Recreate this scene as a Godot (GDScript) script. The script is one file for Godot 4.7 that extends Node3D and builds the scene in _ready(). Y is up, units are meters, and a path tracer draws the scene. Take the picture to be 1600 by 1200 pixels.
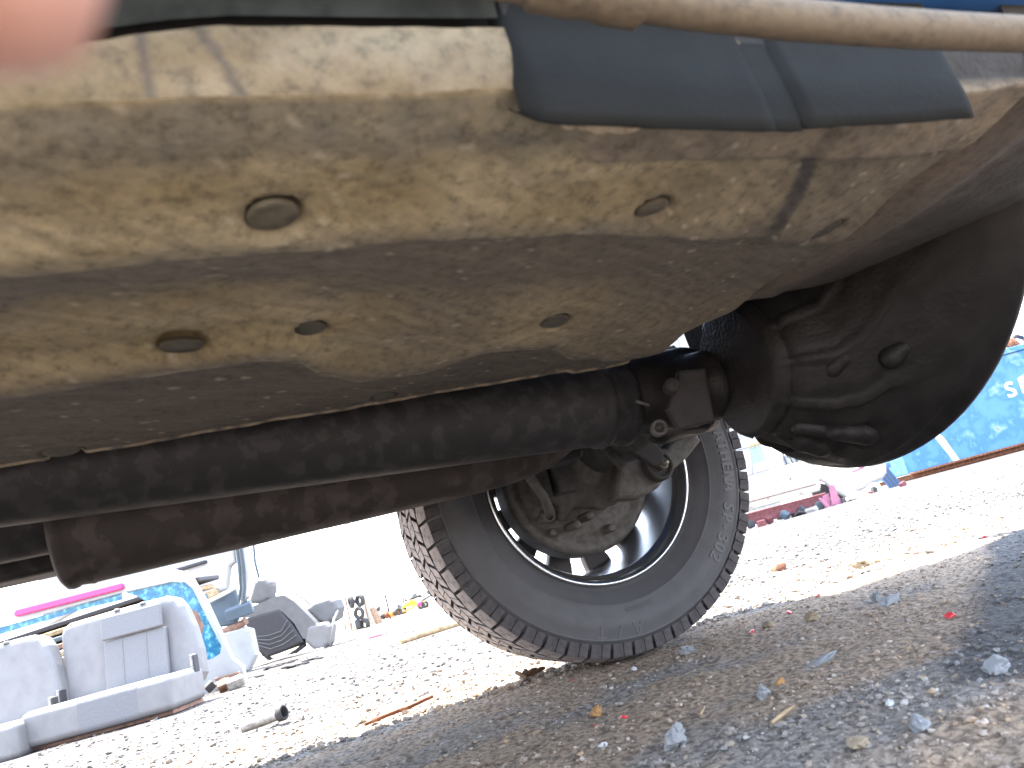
extends Node3D
# Underside of an off-road vehicle seen from the ground in a wrecking yard.
# Vehicle axes: x = along the vehicle, y = up, -z = across it (away from the camera). V(l, h, w) turns those into a point.

var rng := RandomNumberGenerator.new()
var M := {}
const HEAD := 0.37176           # heading of the camera, radians to the right of straight across the vehicle
var nz := FastNoiseLite.new()
var nz2 := FastNoiseLite.new()


func V(l: float, h: float, w: float) -> Vector3:
	return Vector3(l, h, -w)


# ------------------------------------------------------------------ mesh collecting
class Geo:
	var v := PackedVector3Array()
	var n := PackedVector3Array()
	var c := PackedColorArray()
	var i := PackedInt32Array()

	func vert(p: Vector3, nn := Vector3.ZERO, col := Color.WHITE) -> int:
		v.append(p); n.append(nn); c.append(col)
		return v.size() - 1

	func tri(a: int, b: int, d: int) -> void:
		i.append(a); i.append(b); i.append(d)

	func flat(a: Vector3, b: Vector3, d: Vector3) -> void:
		var nn := (d - a).cross(b - a).normalized()
		var k := vert(a, nn); vert(b, nn); vert(d, nn)
		tri(k, k + 1, k + 2)

	func quad(a: Vector3, b: Vector3, d: Vector3, e: Vector3) -> void:
		flat(a, b, d); flat(a, d, e)

	# a sheet of nu x nv points with smooth normals of its own
	func sheet(pts: PackedVector3Array, nu: int, nv: int, cols := PackedColorArray()) -> void:
		var k := v.size()
		var nn := PackedVector3Array()
		nn.resize(nu * nv)
		for b in nv - 1:
			for a in nu - 1:
				var q := b * nu + a
				var f := (pts[q + nu + 1] - pts[q]).cross(pts[q + 1] - pts[q + nu])
				nn[q] += f; nn[q + 1] += f; nn[q + nu] += f; nn[q + nu + 1] += f
				i.append(k + q); i.append(k + q + 1); i.append(k + q + nu + 1)
				i.append(k + q); i.append(k + q + nu + 1); i.append(k + q + nu)
		if pts[0].is_equal_approx(pts[nu - 1]) and pts[(nv - 1) * nu].is_equal_approx(pts[nv * nu - 1]):
			for b in nv:
				var s := nn[b * nu] + nn[b * nu + nu - 1]
				nn[b * nu] = s; nn[b * nu + nu - 1] = s
		for q in nu * nv:
			nn[q] = nn[q].normalized() if nn[q].length() > 0.0 else Vector3.UP
		v.append_array(pts)
		n.append_array(nn)
		if cols.is_empty():
			for q in nu * nv:
				c.append(Color.WHITE)
		else:
			c.append_array(cols)

	# box with rounded edges
	func box(size: Vector3, at := Vector3.ZERO, b := 0.003, turn := Basis.IDENTITY) -> void:
		var h := size / 2.0
		b = minf(b, minf(h.x, minf(h.y, h.z)) * 0.95)
		for ax in 3:
			for s in [-1.0, 1.0]:
				var u := (ax + 1) % 3
				var w := (ax + 2) % 3
				var k := v.size()
				var us := [-h[u], -h[u] + b, h[u] - b, h[u]]
				var ws := [-h[w], -h[w] + b, h[w] - b, h[w]]
				for y in 4:
					for x in 4:
						var p := Vector3.ZERO
						p[ax] = s * h[ax]; p[u] = us[x]; p[w] = ws[y]
						var inn := p.clamp(-h + Vector3.ONE * b, h - Vector3.ONE * b)
						var d := (p - inn).normalized()
						vert(at + turn * (inn + d * b), turn * d)
				for y in 3:
					for x in 3:
						var q: int = k + y * 4 + x
						if s > 0:
							tri(q, q + 5, q + 1); tri(q, q + 4, q + 5)
						else:
							tri(q, q + 1, q + 5); tri(q, q + 5, q + 4)

	# round tube through points; radii may differ
	func tube(path: Array, r, sides := 12, caps := true) -> void:
		var pts := PackedVector3Array()
		var up := Vector3(0.13, 0.95, 0.27)
		var m := path.size()
		for k in m:
			var d: Vector3 = (path[mini(k + 1, m - 1)] - path[maxi(k - 1, 0)]).normalized()
			var x := d.cross(up).normalized()
			if x.length() < 0.5:
				x = d.cross(Vector3.RIGHT).normalized()
			var y := x.cross(d).normalized()
			up = y
			var rr: float = r[k] if r is Array else r
			for a in sides + 1:
				var t := TAU * a / sides
				pts.append(path[k] + (x * cos(t) + y * sin(t)) * rr)
		sheet(pts, sides + 1, m)
		if caps:
			for e in [0, m - 1]:
				var k := v.size()
				vert(path[e], (path[e] - path[1 if e == 0 else m - 2]).normalized())
				for a in sides + 1:
					vert(pts[e * (sides + 1) + a], n[k])
				for a in sides:
					if e != 0:
						tri(k, k + 1 + a, k + 2 + a)
					else:
						tri(k, k + 2 + a, k + 1 + a)

	# profile of [radius, along] turned about an axis at a place
	func lathe(prof: Array, at: Vector3, axis: Vector3, sides := 32, wob := 0.0) -> void:
		axis = axis.normalized()
		var x := axis.cross(Vector3.UP if absf(axis.y) < 0.9 else Vector3.RIGHT).normalized()
		var y := axis.cross(x)
		var pts := PackedVector3Array()
		for p in prof:
			for a in sides + 1:
				var t := TAU * (a % sides) / sides
				var r: float = p[0]
				if wob > 0.0:
					r *= 1.0 + wob * 0.07 * sin(p[1] * 40.0) + wob * sin(t) * sin(t)
				pts.append(at + axis * p[1] + (x * cos(t) + y * sin(t)) * r)
		sheet(pts, sides + 1, prof.size())

	# outline in its own plane (x, y), thick along z, edges rounded by b
	func puff(poly: PackedVector2Array, thick: float, b: float, t := Transform3D.IDENTITY, steps := 2, dome := 0.0) -> void:
		if Geometry2D.is_polygon_clockwise(poly):
			poly.reverse()
		var m := poly.size()
		var mit := PackedVector2Array()
		for k in m:
			var e1 := (poly[k] - poly[(k + m - 1) % m]).normalized()
			var e2 := (poly[(k + 1) % m] - poly[k]).normalized()
			var n1 := Vector2(-e1.y, e1.x)
			var n2 := Vector2(-e2.y, e2.x)
			var s := (n1 + n2).normalized()
			mit.append(s / maxf(0.5, s.dot(n1)))
		b = minf(b, thick / 2.0 - 0.0003)
		var rings := []
		for side in [-1.0, 1.0]:
			for q in steps + 1:
				var a := (PI / 2) * (q if side < 0 else steps - q) / float(steps)
				rings.append([b * (1 - sin(a)), side * (thick / 2 - b + b * cos(a))])
		var pts := PackedVector3Array()
		for rg in rings:
			for k in m + 1:
				var p: Vector2 = poly[k % m] + mit[k % m] * rg[0]
				pts.append(t * Vector3(p.x, p.y, rg[1]))
		# every ring pair gets its own strip so that corners of the outline stay crisp while the edge is round
		for r in rings.size() - 1:
			for k in m:
				var a := pts[r * (m + 1) + k]
				var b2 := pts[r * (m + 1) + k + 1]
				var c2 := pts[(r + 1) * (m + 1) + k + 1]
				var d2 := pts[(r + 1) * (m + 1) + k]
				quad(a, d2, c2, b2)
		var inner := PackedVector2Array()
		for k in m:
			inner.append(poly[k] + mit[k] * b)
		var ix := Geometry2D.triangulate_polygon(inner)
		if ix.is_empty():
			inner = poly
			ix = Geometry2D.triangulate_polygon(inner)
		for side in [-1.0, 1.0]:
			var k0 := v.size()
			for p in inner:
				vert(t * Vector3(p.x, p.y, side * thick / 2), t.basis * Vector3(0, 0, side))
			for q in range(0, ix.size(), 3):
				var ccw := (inner[ix[q + 1]] - inner[ix[q]]).cross(inner[ix[q + 2]] - inner[ix[q]]) > 0.0
				if ccw == (side > 0):
					tri(k0 + ix[q], k0 + ix[q + 2], k0 + ix[q + 1])
				else:
					tri(k0 + ix[q], k0 + ix[q + 1], k0 + ix[q + 2])

	func mesh() -> ArrayMesh:
		var arr := []
		arr.resize(Mesh.ARRAY_MAX)
		arr[Mesh.ARRAY_VERTEX] = v
		arr[Mesh.ARRAY_NORMAL] = n
		arr[Mesh.ARRAY_COLOR] = c
		arr[Mesh.ARRAY_INDEX] = i
		var m := ArrayMesh.new()
		m.add_surface_from_arrays(Mesh.PRIMITIVE_TRIANGLES, arr)
		return m


# ------------------------------------------------------------------ objects
func put(called: String, g, m: Material, parent: Node = self, label := "") -> MeshInstance3D:
	var o := MeshInstance3D.new()
	o.mesh = g.mesh() if g is Geo else g
	o.material_override = m
	o.name = unique(called, parent)
	if label:
		o.set_meta("label", label)
	parent.add_child(o, true)
	return o


func unique(called: String, parent: Node) -> String:
	if not parent.has_node(called):
		return called
	var k := 1
	while parent.has_node("%s_%03d" % [called, k]):
		k += 1
	return "%s_%03d" % [called, k]


func tag(o: Node, label: String, category: String, group := "") -> Node:
	o.set_meta("label", label)
	o.set_meta("category", category)
	if group:
		o.set_meta("group", group)
	return o


func thing(called: String, label: String, category: String, at := Vector3.ZERO, turn := 0.0, group := "") -> Node3D:
	var o := Node3D.new()
	o.name = unique(called, self)
	add_child(o, true)
	o.position = at
	o.rotation.y = turn
	tag(o, label, category, group)
	return o


# a place in the yard: d metres ahead of the camera, a to its right
func yard(d: float, a: float, y := 0.0) -> Vector3:
	return Vector3(sin(HEAD) * d + cos(HEAD) * a, y, -cos(HEAD) * d + sin(HEAD) * a)


func ground_y(x: float, z: float) -> float:
	var d := x * sin(HEAD) - z * cos(HEAD)
	if d < 9.0:
		return 0.0
	var a := x * cos(HEAD) + z * sin(HEAD)
	return -0.0125 * (minf(d, 60.0) - 9.0) * (1.0 - smoothstep(0.2, 0.45, a / d))


func poly(a: Array, sx := 1.0, ox := 0.0, oy := 0.0) -> PackedVector2Array:
	var p := PackedVector2Array()
	for k in range(0, a.size(), 2):
		p.append(Vector2((a[k] - ox) * sx, (a[k + 1] - oy) * sx))
	return p


func T(x: float, y: float, z: float, b := Basis.IDENTITY) -> Transform3D:
	return Transform3D(b, Vector3(x, y, z))


func arc(a: Vector3, b: Vector3, c: Vector3, k := 10) -> Array:
	var r := []
	for q in k + 1:
		var t := float(q) / k
		r.append(a * (1 - t) * (1 - t) + b * 2 * t * (1 - t) + c * t * t)
	return r


# ------------------------------------------------------------------ flesh and castings: tapered capsules joined smoothly
func blob(bones: Array, cell: float, k: float) -> Geo:
	var lo := Vector3.INF
	var hi := -Vector3.INF
	for b in bones:
		for e in 2:
			lo = lo.min(b[e] - Vector3.ONE * (b[2 + e] + cell * 4))
			hi = hi.max(b[e] + Vector3.ONE * (b[2 + e] + cell * 4))
	var s := Vector3i(((hi - lo) / cell).ceil()) + Vector3i.ONE
	var f := PackedFloat32Array()
	f.resize(s.x * s.y * s.z)
	for b in bones:
		var m: float = maxf(b[2], b[3]) + cell * 3 + 3.0 / k
		var l := Vector3i(((b[0].min(b[1]) - Vector3.ONE * m - lo) / cell).floor()).clamp(Vector3i.ZERO, s - Vector3i.ONE)
		var h := Vector3i(((b[0].max(b[1]) + Vector3.ONE * m - lo) / cell).ceil()).clamp(Vector3i.ZERO, s - Vector3i.ONE)
		var ab: Vector3 = b[1] - b[0]
		var len2 := maxf(ab.length_squared(), 1e-9)
		for z in range(l.z, h.z + 1):
			for y in range(l.y, h.y + 1):
				for x in range(l.x, h.x + 1):
					var p: Vector3 = lo + Vector3(x, y, z) * cell
					var t := clampf((p - b[0]).dot(ab) / len2, 0, 1)
					var d: float = (p - b[0] - ab * t).length() - lerpf(b[2], b[3], t)
					f[(z * s.y + y) * s.x + x] += exp(-k * d)
	var g := Geo.new()
	var id := PackedInt32Array()
	id.resize(f.size())
	id.fill(-1)
	var st := [1, s.x, s.x * s.y]
	for z in s.z - 1:
		for y in s.y - 1:
			for x in s.x - 1:
				var q: int = (z * s.y + y) * s.x + x
				var acc := Vector3.ZERO
				var cnt := 0
				for e in 12:
					var ax := e / 4
					var o := q + ((e & 1) * int(st[(ax + 1) % 3])) + (((e >> 1) & 1) * int(st[(ax + 2) % 3]))
					var fa := f[o] - 1.0
					var fb := f[o + int(st[ax])] - 1.0
					if (fa > 0) != (fb > 0):
						var p := Vector3.ZERO
						p[(ax + 1) % 3] = e & 1
						p[(ax + 2) % 3] = (e >> 1) & 1
						var la := log(maxf(fa + 1.0, 1e-6))
						var lb := log(maxf(fb + 1.0, 1e-6))
						p[ax] = clampf(la / (la - lb), 0, 1)
						acc += p
						cnt += 1
				if cnt:
					var gr := Vector3(f[q + 1] - f[q], f[q + s.x] - f[q], f[q + s.x * s.y] - f[q])
					id[q] = g.vert(lo + (Vector3(x, y, z) + acc / cnt) * cell, Vector3.ZERO)
	for z in range(1, s.z - 1):
		for y in range(1, s.y - 1):
			for x in range(1, s.x - 1):
				var q: int = (z * s.y + y) * s.x + x
				for ax in 3:
					var ins := f[q] > 1.0
					if ins != (f[q + int(st[ax])] > 1.0):
						var u := int(st[(ax + 1) % 3])
						var w := int(st[(ax + 2) % 3])
						var a := id[q - u - w]
						var b := id[q - w]
						var c := id[q]
						var d := id[q - u]
						if a < 0 or b < 0 or c < 0 or d < 0:
							continue
						if ins:
							g.tri(a, c, b); g.tri(a, d, c)
						else:
							g.tri(a, b, c); g.tri(a, c, d)
	for q in range(0, g.i.size(), 3):
		var nn := (g.v[g.i[q + 2]] - g.v[g.i[q]]).cross(g.v[g.i[q + 1]] - g.v[g.i[q]])
		for e in 3:
			g.n[g.i[q + e]] += nn
	for q in g.n.size():
		g.n[q] = g.n[q].normalized()
	return g


func limb(b: Array, ax: float, ay: float, az: float, bx: float, by: float, bz: float, r1: float, r2: float) -> void:
	b.append([Vector3(ax, ay, az), Vector3(bx, by, bz), r1, r2])


func limb_v(b: Array, l1: float, h1: float, w1: float, l2: float, h2: float, w2: float, r1: float, r2: float) -> void:
	b.append([V(l1, h1, w1), V(l2, h2, w2), r1, r2])


# ------------------------------------------------------------------ materials
func noise_tex(sd: int, freq: float, stops: Array, size := 512, kind := FastNoiseLite.TYPE_SIMPLEX_SMOOTH, oct := 5, normal := 0.0, gain := 0.55) -> NoiseTexture2D:
	var f := FastNoiseLite.new()
	f.seed = sd
	f.frequency = freq
	f.noise_type = kind
	f.fractal_octaves = oct
	f.fractal_gain = gain
	var t := NoiseTexture2D.new()
	t.width = size
	t.height = size
	t.seamless = true
	t.seamless_blend_skirt = 0.2
	t.noise = f
	if normal > 0.0:
		t.as_normal_map = true
		t.bump_strength = normal
	elif stops:
		var g := Gradient.new()
		var off := PackedFloat32Array()
		var col := PackedColorArray()
		for s in stops:
			off.append(s[0])
			col.append(s[1] if s[1] is Color else Color(s[1], s[1], s[1]))
		g.offsets = off
		g.colors = col
		t.color_ramp = g
	return t


# base colour c is linear (real-world); tex multiplies it
func mat(c: Color, rough := 0.8, metal := 0.0, tex: Texture2D = null, scale := 4.0, nrm: Texture2D = null, nscale := 1.0, world := false) -> StandardMaterial3D:
	var m := StandardMaterial3D.new()
	m.albedo_color = c.linear_to_srgb()
	m.roughness = rough
	m.metallic = metal
	m.uv1_triplanar = true
	m.uv1_world_triplanar = world
	m.uv1_scale = Vector3.ONE * scale
	m.uv1_triplanar_sharpness = 4.0
	if tex:
		m.albedo_texture = tex
	if nrm:
		m.normal_enabled = true
		m.normal_texture = nrm
		m.normal_scale = nscale
	return m


func make_materials() -> void:
	var speck := noise_tex(3, 0.013, [[0.0, 0.66], [0.26, 0.82], [0.4, 0.92], [0.58, 0.97], [0.75, 1.0], [1.0, 0.92]], 1024, FastNoiseLite.TYPE_SIMPLEX_SMOOTH, 7, 0.0, 0.72)
	var mott := noise_tex(8, 0.01, [[0.0, 0.74], [0.35, 0.84], [0.55, 0.95], [0.75, 1.0], [1.0, 0.88]], 512, FastNoiseLite.TYPE_SIMPLEX_SMOOTH, 5)
	var soft := noise_tex(12, 0.006, [[0.0, 0.9], [0.5, 0.96], [1.0, 1.0]], 512, FastNoiseLite.TYPE_SIMPLEX_SMOOTH, 4)
	var flake := noise_tex(21, 0.012, [[0.0, 0.76], [0.45, 0.8], [0.56, 0.84], [0.6, 0.97], [0.75, 1.0], [1.0, 0.9]], 512, FastNoiseLite.TYPE_SIMPLEX_SMOOTH, 5)
	var rough_n := noise_tex(5, 0.05, [], 512, FastNoiseLite.TYPE_SIMPLEX_SMOOTH, 4, 4.0)
	var soft_n := noise_tex(6, 0.015, [], 512, FastNoiseLite.TYPE_SIMPLEX_SMOOTH, 4, 4.0)
	var cloth := noise_tex(31, 0.2, [[0.0, 0.72], [0.5, 0.95], [1.0, 1.0]], 512, FastNoiseLite.TYPE_SIMPLEX, 2)
	var rust := noise_tex(41, 0.012, [[0.0, Color(0.25, 0.13, 0.08)], [0.45, Color(0.42, 0.24, 0.15)], [0.6, Color(0.55, 0.38, 0.28)], [1.0, Color(0.3, 0.2, 0.15)]], 512)
	var blue := noise_tex(51, 0.005, [[0.0, Color(0.30, 0.50, 0.60)], [0.35, Color(0.28, 0.48, 0.64)], [0.6, Color(0.20, 0.42, 0.61)], [0.78, Color(0.36, 0.53, 0.66)], [0.93, Color(0.5, 0.6, 0.63)], [1.0, Color(0.5, 0.33, 0.25)]], 1024, FastNoiseLite.TYPE_SIMPLEX_SMOOTH, 6)
	var chalk := noise_tex(61, 0.012, [[0.0, Color(0.5, 0.3, 0.18)], [0.16, Color(0.75, 0.6, 0.45)], [0.2, Color(0.96, 0.96, 0.96)], [1.0, 1.0]], 512)
	var crazed := noise_tex(71, 0.012, [[0.0, Color(0.10, 0.34, 0.48)], [0.4, Color(0.13, 0.40, 0.53)], [0.58, Color(0.22, 0.48, 0.57)], [0.72, Color(0.38, 0.62, 0.66)], [1.0, Color(0.6, 0.8, 0.8)]], 512, FastNoiseLite.TYPE_SIMPLEX_SMOOTH, 6, 0.0, 0.7)

	M.pan = mat(Color.WHITE, 0.85, 0.0, speck, 5.0, rough_n, 0.35)
	M.pan.vertex_color_use_as_albedo = true
	M.plug = mat(Color(0.055, 0.048, 0.034), 0.75, 0.0, mott, 14.0)
	M.plug_dusty = mat(Color(0.095, 0.08, 0.052), 0.8, 0.0, mott, 14.0, rough_n, 0.3)
	M.black_gap = mat(Color(0.01, 0.01, 0.01), 0.9)
	M.rocker = mat(Color(0.013, 0.0138, 0.0132), 0.75, 0.0, soft, 6.0, rough_n, 0.2)
	M.rocker.metallic_specular = 0.22
	M.dark_strip = mat(Color(0.026, 0.027, 0.022), 0.8, 0.0, mott, 6.0)
	M.dark_strip.metallic_specular = 0.2
	M.blue_paint = mat(Color(0.03, 0.12, 0.33), 0.35, 0.0, soft, 4.0)
	M.blue_paint.clearcoat_enabled = true
	M.blue_paint.clearcoat = 0.4
	M.tube = mat(Color(0.115, 0.085, 0.052), 0.75, 0.0, speck, 6.0, rough_n, 0.4)
	M.clump = mat(Color(0.42, 0.33, 0.22), 0.95, 0.0, speck, 7.0, rough_n, 0.8)
	M.pipe = mat(Color(0.034, 0.032, 0.034), 0.55, 0.0, flake, 4.0, soft_n, 0.3)
	M.muffler = mat(Color(0.055, 0.045, 0.043), 0.6, 0.0, flake, 3.0, soft_n, 0.4)
	M.casing = mat(Color(0.015, 0.0132, 0.0125), 0.5, 0.0, mott, 5.0, rough_n, 0.4)
	M.rusty_dark = mat(Color(0.016, 0.0125, 0.0115), 0.8, 0.0, mott, 8.0, rough_n, 0.5)
	M.casing.metallic_specular = 0.28
	M.pipe.metallic_specular = 0.3
	M.muffler.metallic_specular = 0.25
	M.hub = mat(Color(0.10, 0.09, 0.08), 0.7, 0.0, mott, 9.0, rough_n, 0.4)
	M.hub_dark = mat(Color(0.04, 0.037, 0.035), 0.8, 0.0, mott, 8.0, rough_n, 0.4)
	M.bolt = mat(Color(0.26, 0.24, 0.2), 0.45, 0.7, mott, 20.0)
	M.alloy = mat(Color(0.66, 0.67, 0.68), 0.27, 1.0, soft, 3.0)
	M.spoke = mat(Color(0.06, 0.052, 0.052), 0.6, 0.0, soft, 5.0)
	M.rubber = mat(Color(0.082, 0.08, 0.085), 0.62, 0.0, soft, 5.0, rough_n, 0.12)
	M.tread = mat(Color(0.43, 0.375, 0.35), 0.85, 0.0, mott, 9.0, rough_n, 0.3)
	M.tread.vertex_color_use_as_albedo = true
	M.letter = mat(Color(0.10, 0.098, 0.102), 0.55)
	M.ground = mat(Color.WHITE, 0.95, 0.0, noise_tex(91, 0.03, [[0.0, 0.45], [0.4, 0.75], [0.6, 0.95], [1.0, 1.0]], 1024, FastNoiseLite.TYPE_SIMPLEX_SMOOTH, 6), 2.3, rough_n, 0.9, true)
	M.ground.vertex_color_use_as_albedo = true
	M.gravel = mat(Color.WHITE, 0.85)
	M.gravel.vertex_color_use_as_albedo = true
	M.stone = mat(Color(0.30, 0.315, 0.33), 0.85, 0.0, mott, 12.0, rough_n, 0.7)
	M.stone_tan = mat(Color(0.36, 0.29, 0.2), 0.9, 0.0, mott, 12.0, rough_n, 0.7)
	M.stone_white = mat(Color(0.62, 0.65, 0.66), 0.7, 0.0, soft, 10.0)
	M.red_chip = mat(Color(0.62, 0.04, 0.05), 0.35)
	M.ochre = mat(Color(0.45, 0.25, 0.09), 0.9, 0.0, mott, 12.0)
	M.bark = mat(Color(0.16, 0.09, 0.045), 0.95, 0.0, mott, 20.0, rough_n, 0.8)
	M.rust = mat(Color.WHITE, 0.9, 0.0, rust, 3.0, rough_n, 0.5)
	M.galv = mat(Color(0.42, 0.40, 0.37), 0.5, 0.6, mott, 9.0)
	M.vinyl = mat(Color(0.215, 0.205, 0.202), 0.6, 0.0, soft, 2.5, soft_n, 0.15)
	M.cloth = mat(Color(0.225, 0.22, 0.225), 0.95, 0.0, cloth, 2.0, rough_n, 0.3)
	M.grey_seat = mat(Color(0.15, 0.146, 0.146), 0.85, 0.0, soft, 2.5, rough_n, 0.2)
	M.dark_grey = mat(Color(0.045, 0.043, 0.047), 0.7, 0.0, soft, 4.0)
	M.white_paint = mat(Color(0.40, 0.40, 0.395), 0.35, 0.0, soft, 1.2)
	M.cream_paint = mat(Color(0.36, 0.335, 0.295), 0.4, 0.0, chalk, 0.8)
	M.trim_grey = mat(Color(0.085, 0.115, 0.145), 0.6, 0.0, soft, 2.0)
	M.seal = mat(Color(0.05, 0.07, 0.08), 0.6)
	M.red_lens = mat(Color(0.75, 0.03, 0.16), 0.25)
	M.blue_glass = mat(Color.WHITE, 0.3, 0.0, crazed, 2.2)
	M.brown_card = mat(Color(0.30, 0.17, 0.12), 0.8, 0.0, mott, 4.0)
	M.tan_card = mat(Color(0.46, 0.33, 0.19), 0.85, 0.0, mott, 4.0)
	M.container = mat(Color.WHITE, 0.5, 0.0, blue, 0.35)
	M.white_mark = mat(Color(0.82, 0.82, 0.80), 0.8, 0.0, soft, 1.5)
	M.maroon = mat(Color(0.17, 0.045, 0.05), 0.7, 0.0, mott, 3.0)
	M.purple = mat(Color(0.36, 0.13, 0.2), 0.6, 0.0, soft, 2.0)
	M.pane = StandardMaterial3D.new()
	M.pane.albedo_color = Color(0.45, 0.62, 0.56, 0.55)
	M.pane.roughness = 0.05
	M.pane.transparency = BaseMaterial3D.TRANSPARENCY_ALPHA
	M.yellow = mat(Color(0.85, 0.58, 0.02), 0.35)
	M.orange = mat(Color(0.70, 0.22, 0.04), 0.5)
	M.black_rubber = mat(Color(0.045, 0.045, 0.047), 0.8, 0.0, mott, 4.0)
	M.wood = mat(Color(0.30, 0.2, 0.14), 0.95, 0.0, mott, 3.0, rough_n, 0.5)
	M.pale_wood = mat(Color(0.62, 0.6, 0.56), 0.9, 0.0, soft, 3.0)
	M.leaf = mat(Color(0.12, 0.2, 0.05), 0.8)
	M.leaf.backlight_enabled = true
	M.leaf.backlight = Color(0.2, 0.3, 0.1)
	M.green_roof = mat(Color(0.2, 0.36, 0.34), 0.5)
	M.verge = mat(Color(0.46, 0.38, 0.28), 0.95, 0.0, mott, 0.7, rough_n, 0.8, true)
	M.pink = mat(Color(0.75, 0.16, 0.25), 0.6)
	M.skin = mat(Color(0.42, 0.225, 0.17), 0.55, 0.0, soft, 8.0)
	M.skin.subsurf_scatter_enabled = true
	M.skin.subsurf_scatter_strength = 0.1
	M.nail = mat(Color(0.62, 0.38, 0.32), 0.3)


# ------------------------------------------------------------------ the scene
func _ready() -> void:
	rng.seed = 20
	nz.seed = 4
	nz.frequency = 1.0
	nz.fractal_octaves = 4
	nz2.seed = 9
	nz2.frequency = 1.0
	nz2.fractal_octaves = 2

	var cam := Camera3D.new()
	cam.name = "camera"
	add_child(cam)
	cam.position = Vector3(0, 0.207, 0)
	cam.rotation_degrees = Vector3(13.6, -21.3, -15.0)
	cam.fov = 53.05
	cam.near = 0.01
	cam.far = 600.0
	var lens := CameraAttributesPhysical.new()
	lens.frustum_focal_length = 24.05
	lens.frustum_focus_distance = 1.6
	lens.frustum_near = 0.01
	lens.frustum_far = 600.0
	lens.exposure_aperture = 9.5
	cam.attributes = lens
	cam.current = true

	var sky_mat := ProceduralSkyMaterial.new()
	sky_mat.sky_top_color = Color(0.74, 0.81, 0.92)
	sky_mat.sky_horizon_color = Color(0.95, 0.96, 0.98)
	sky_mat.sky_curve = 0.16
	sky_mat.sky_energy_multiplier = 1.0
	sky_mat.ground_bottom_color = Color(0.45, 0.43, 0.40)
	sky_mat.ground_horizon_color = Color(0.75, 0.76, 0.76)
	sky_mat.sun_angle_max = 6.0
	var sky := Sky.new()
	sky.sky_material = sky_mat
	var env := Environment.new()
	env.background_mode = Environment.BG_SKY
	env.sky = sky
	env.tonemap_mode = Environment.TONE_MAPPER_LINEAR
	env.tonemap_exposure = 7.6
	env.sdfgi_enabled = true
	env.ssao_enabled = true
	env.ssil_enabled = true
	var we := WorldEnvironment.new()
	we.name = "world"
	we.environment = env
	add_child(we)

	var sun := DirectionalLight3D.new()
	sun.name = "sun"
	add_child(sun)
	sun.light_energy = 1.25
	sun.light_color = Color(1.0, 0.96, 0.9)
	sun.light_angular_distance = 1.0
	sun.shadow_enabled = true
	# high sun, a little from beyond the vehicle and from the left
	sun.look_at_from_position(Vector3(-0.22, 1.0, -0.30), Vector3.ZERO, Vector3.RIGHT)

	make_materials()
	ground()
	vehicle()
	seats()
	hatch()
	cab()
	reclined_seat()
	truck()
	container()
	far_left()
	debris()
	hand()


# ------------------------------------------------------------------ ground
func ground_color(x: float, w: float) -> Color:
	var dust := Color(0.42, 0.315, 0.225)
	var grit := Color(0.315, 0.285, 0.255)
	var a := nz.get_noise_3d(x * 1.6, w * 3.2, 3.0) * 1.2 + nz.get_noise_3d(x * 7.0, w * 12.0, 7.0) * 0.6
	var bias := 0.28 + 0.37 * smoothstep(0.75, 1.0, w) - 0.35 * smoothstep(1.5, 1.75, w) * (1.0 - smoothstep(2.2, 3.5, w))
	var t := smoothstep(-0.35, 0.5, a + bias - 0.2)
	var c := grit.lerp(dust, t)
	# a cast shadow with a straight edge, painted into the ground colour
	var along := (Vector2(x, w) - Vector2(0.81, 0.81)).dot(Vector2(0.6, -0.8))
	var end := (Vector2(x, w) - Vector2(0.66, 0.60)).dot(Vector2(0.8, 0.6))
	var painted_shadow := smoothstep(-0.03, 0.03, along + nz.get_noise_3d(x * 9, w * 9, 1) * 0.03) * smoothstep(-0.03, 0.03, end + nz.get_noise_3d(x * 9, w * 9, 5) * 0.03) * (1.0 - smoothstep(1.35, 1.7, end))
	c = c.lerp(Color(0.075, 0.08, 0.09), painted_shadow * 0.9)
	# ground out in the sun is darkened in colour to hold back glare
	var far := smoothstep(1.7, 2.6, w)
	return c.lerp(Color(0.095, 0.097, 0.102) * (0.85 + 0.5 * clampf(a, -0.5, 0.5)), far * 0.85)


func ground_h(x: float, w: float) -> float:
	var y := ground_y(x, -w)
	var near := 1.0 - smoothstep(3.0, 6.0, absf(w) + absf(x) * 0.4)
	if near > 0.0:
		y += (nz.get_noise_3d(x * 4, w * 9, 0) * 0.007 + nz2.get_noise_3d(x * 40, w * 55, 9) * 0.0035 + nz2.get_noise_3d(x * 110, w * 120, 2) * 0.0018 - 0.004) * near
	else:
		y -= 0.002
	return y


func steps(a: float, b: float, d: float, out: Array, grow: float, reach: float) -> Array:
	var r := []
	var x := a
	while x < b:
		r.append(x)
		x += d
	var g := d
	while x < reach:
		r.append(x)
		g *= grow
		x += g
	r.append(reach)
	x = a
	g = d
	var lo := []
	while x > -reach:
		g *= grow
		x -= g
		lo.append(maxf(x, -reach))
	lo.reverse()
	return lo + r


func ground() -> void:
	var xs := steps(-0.9, 2.3, 0.0105, [], 1.13, 320.0)
	var ws := steps(0.28, 2.7, 0.0095, [], 1.11, 320.0)
	var pts := PackedVector3Array()
	var cols := PackedColorArray()
	for w in ws:
		for x in xs:
			pts.append(Vector3(x, ground_h(x, w), -w))
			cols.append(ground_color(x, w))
	var g := Geo.new()
	g.sheet(pts, xs.size(), ws.size(), cols)
	var o := put("ground", g, M.ground)
	o.set_meta("kind", "structure")
	tag(o, "grey and brown dusty gravel ground of the yard", "ground")
	gravel()


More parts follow.
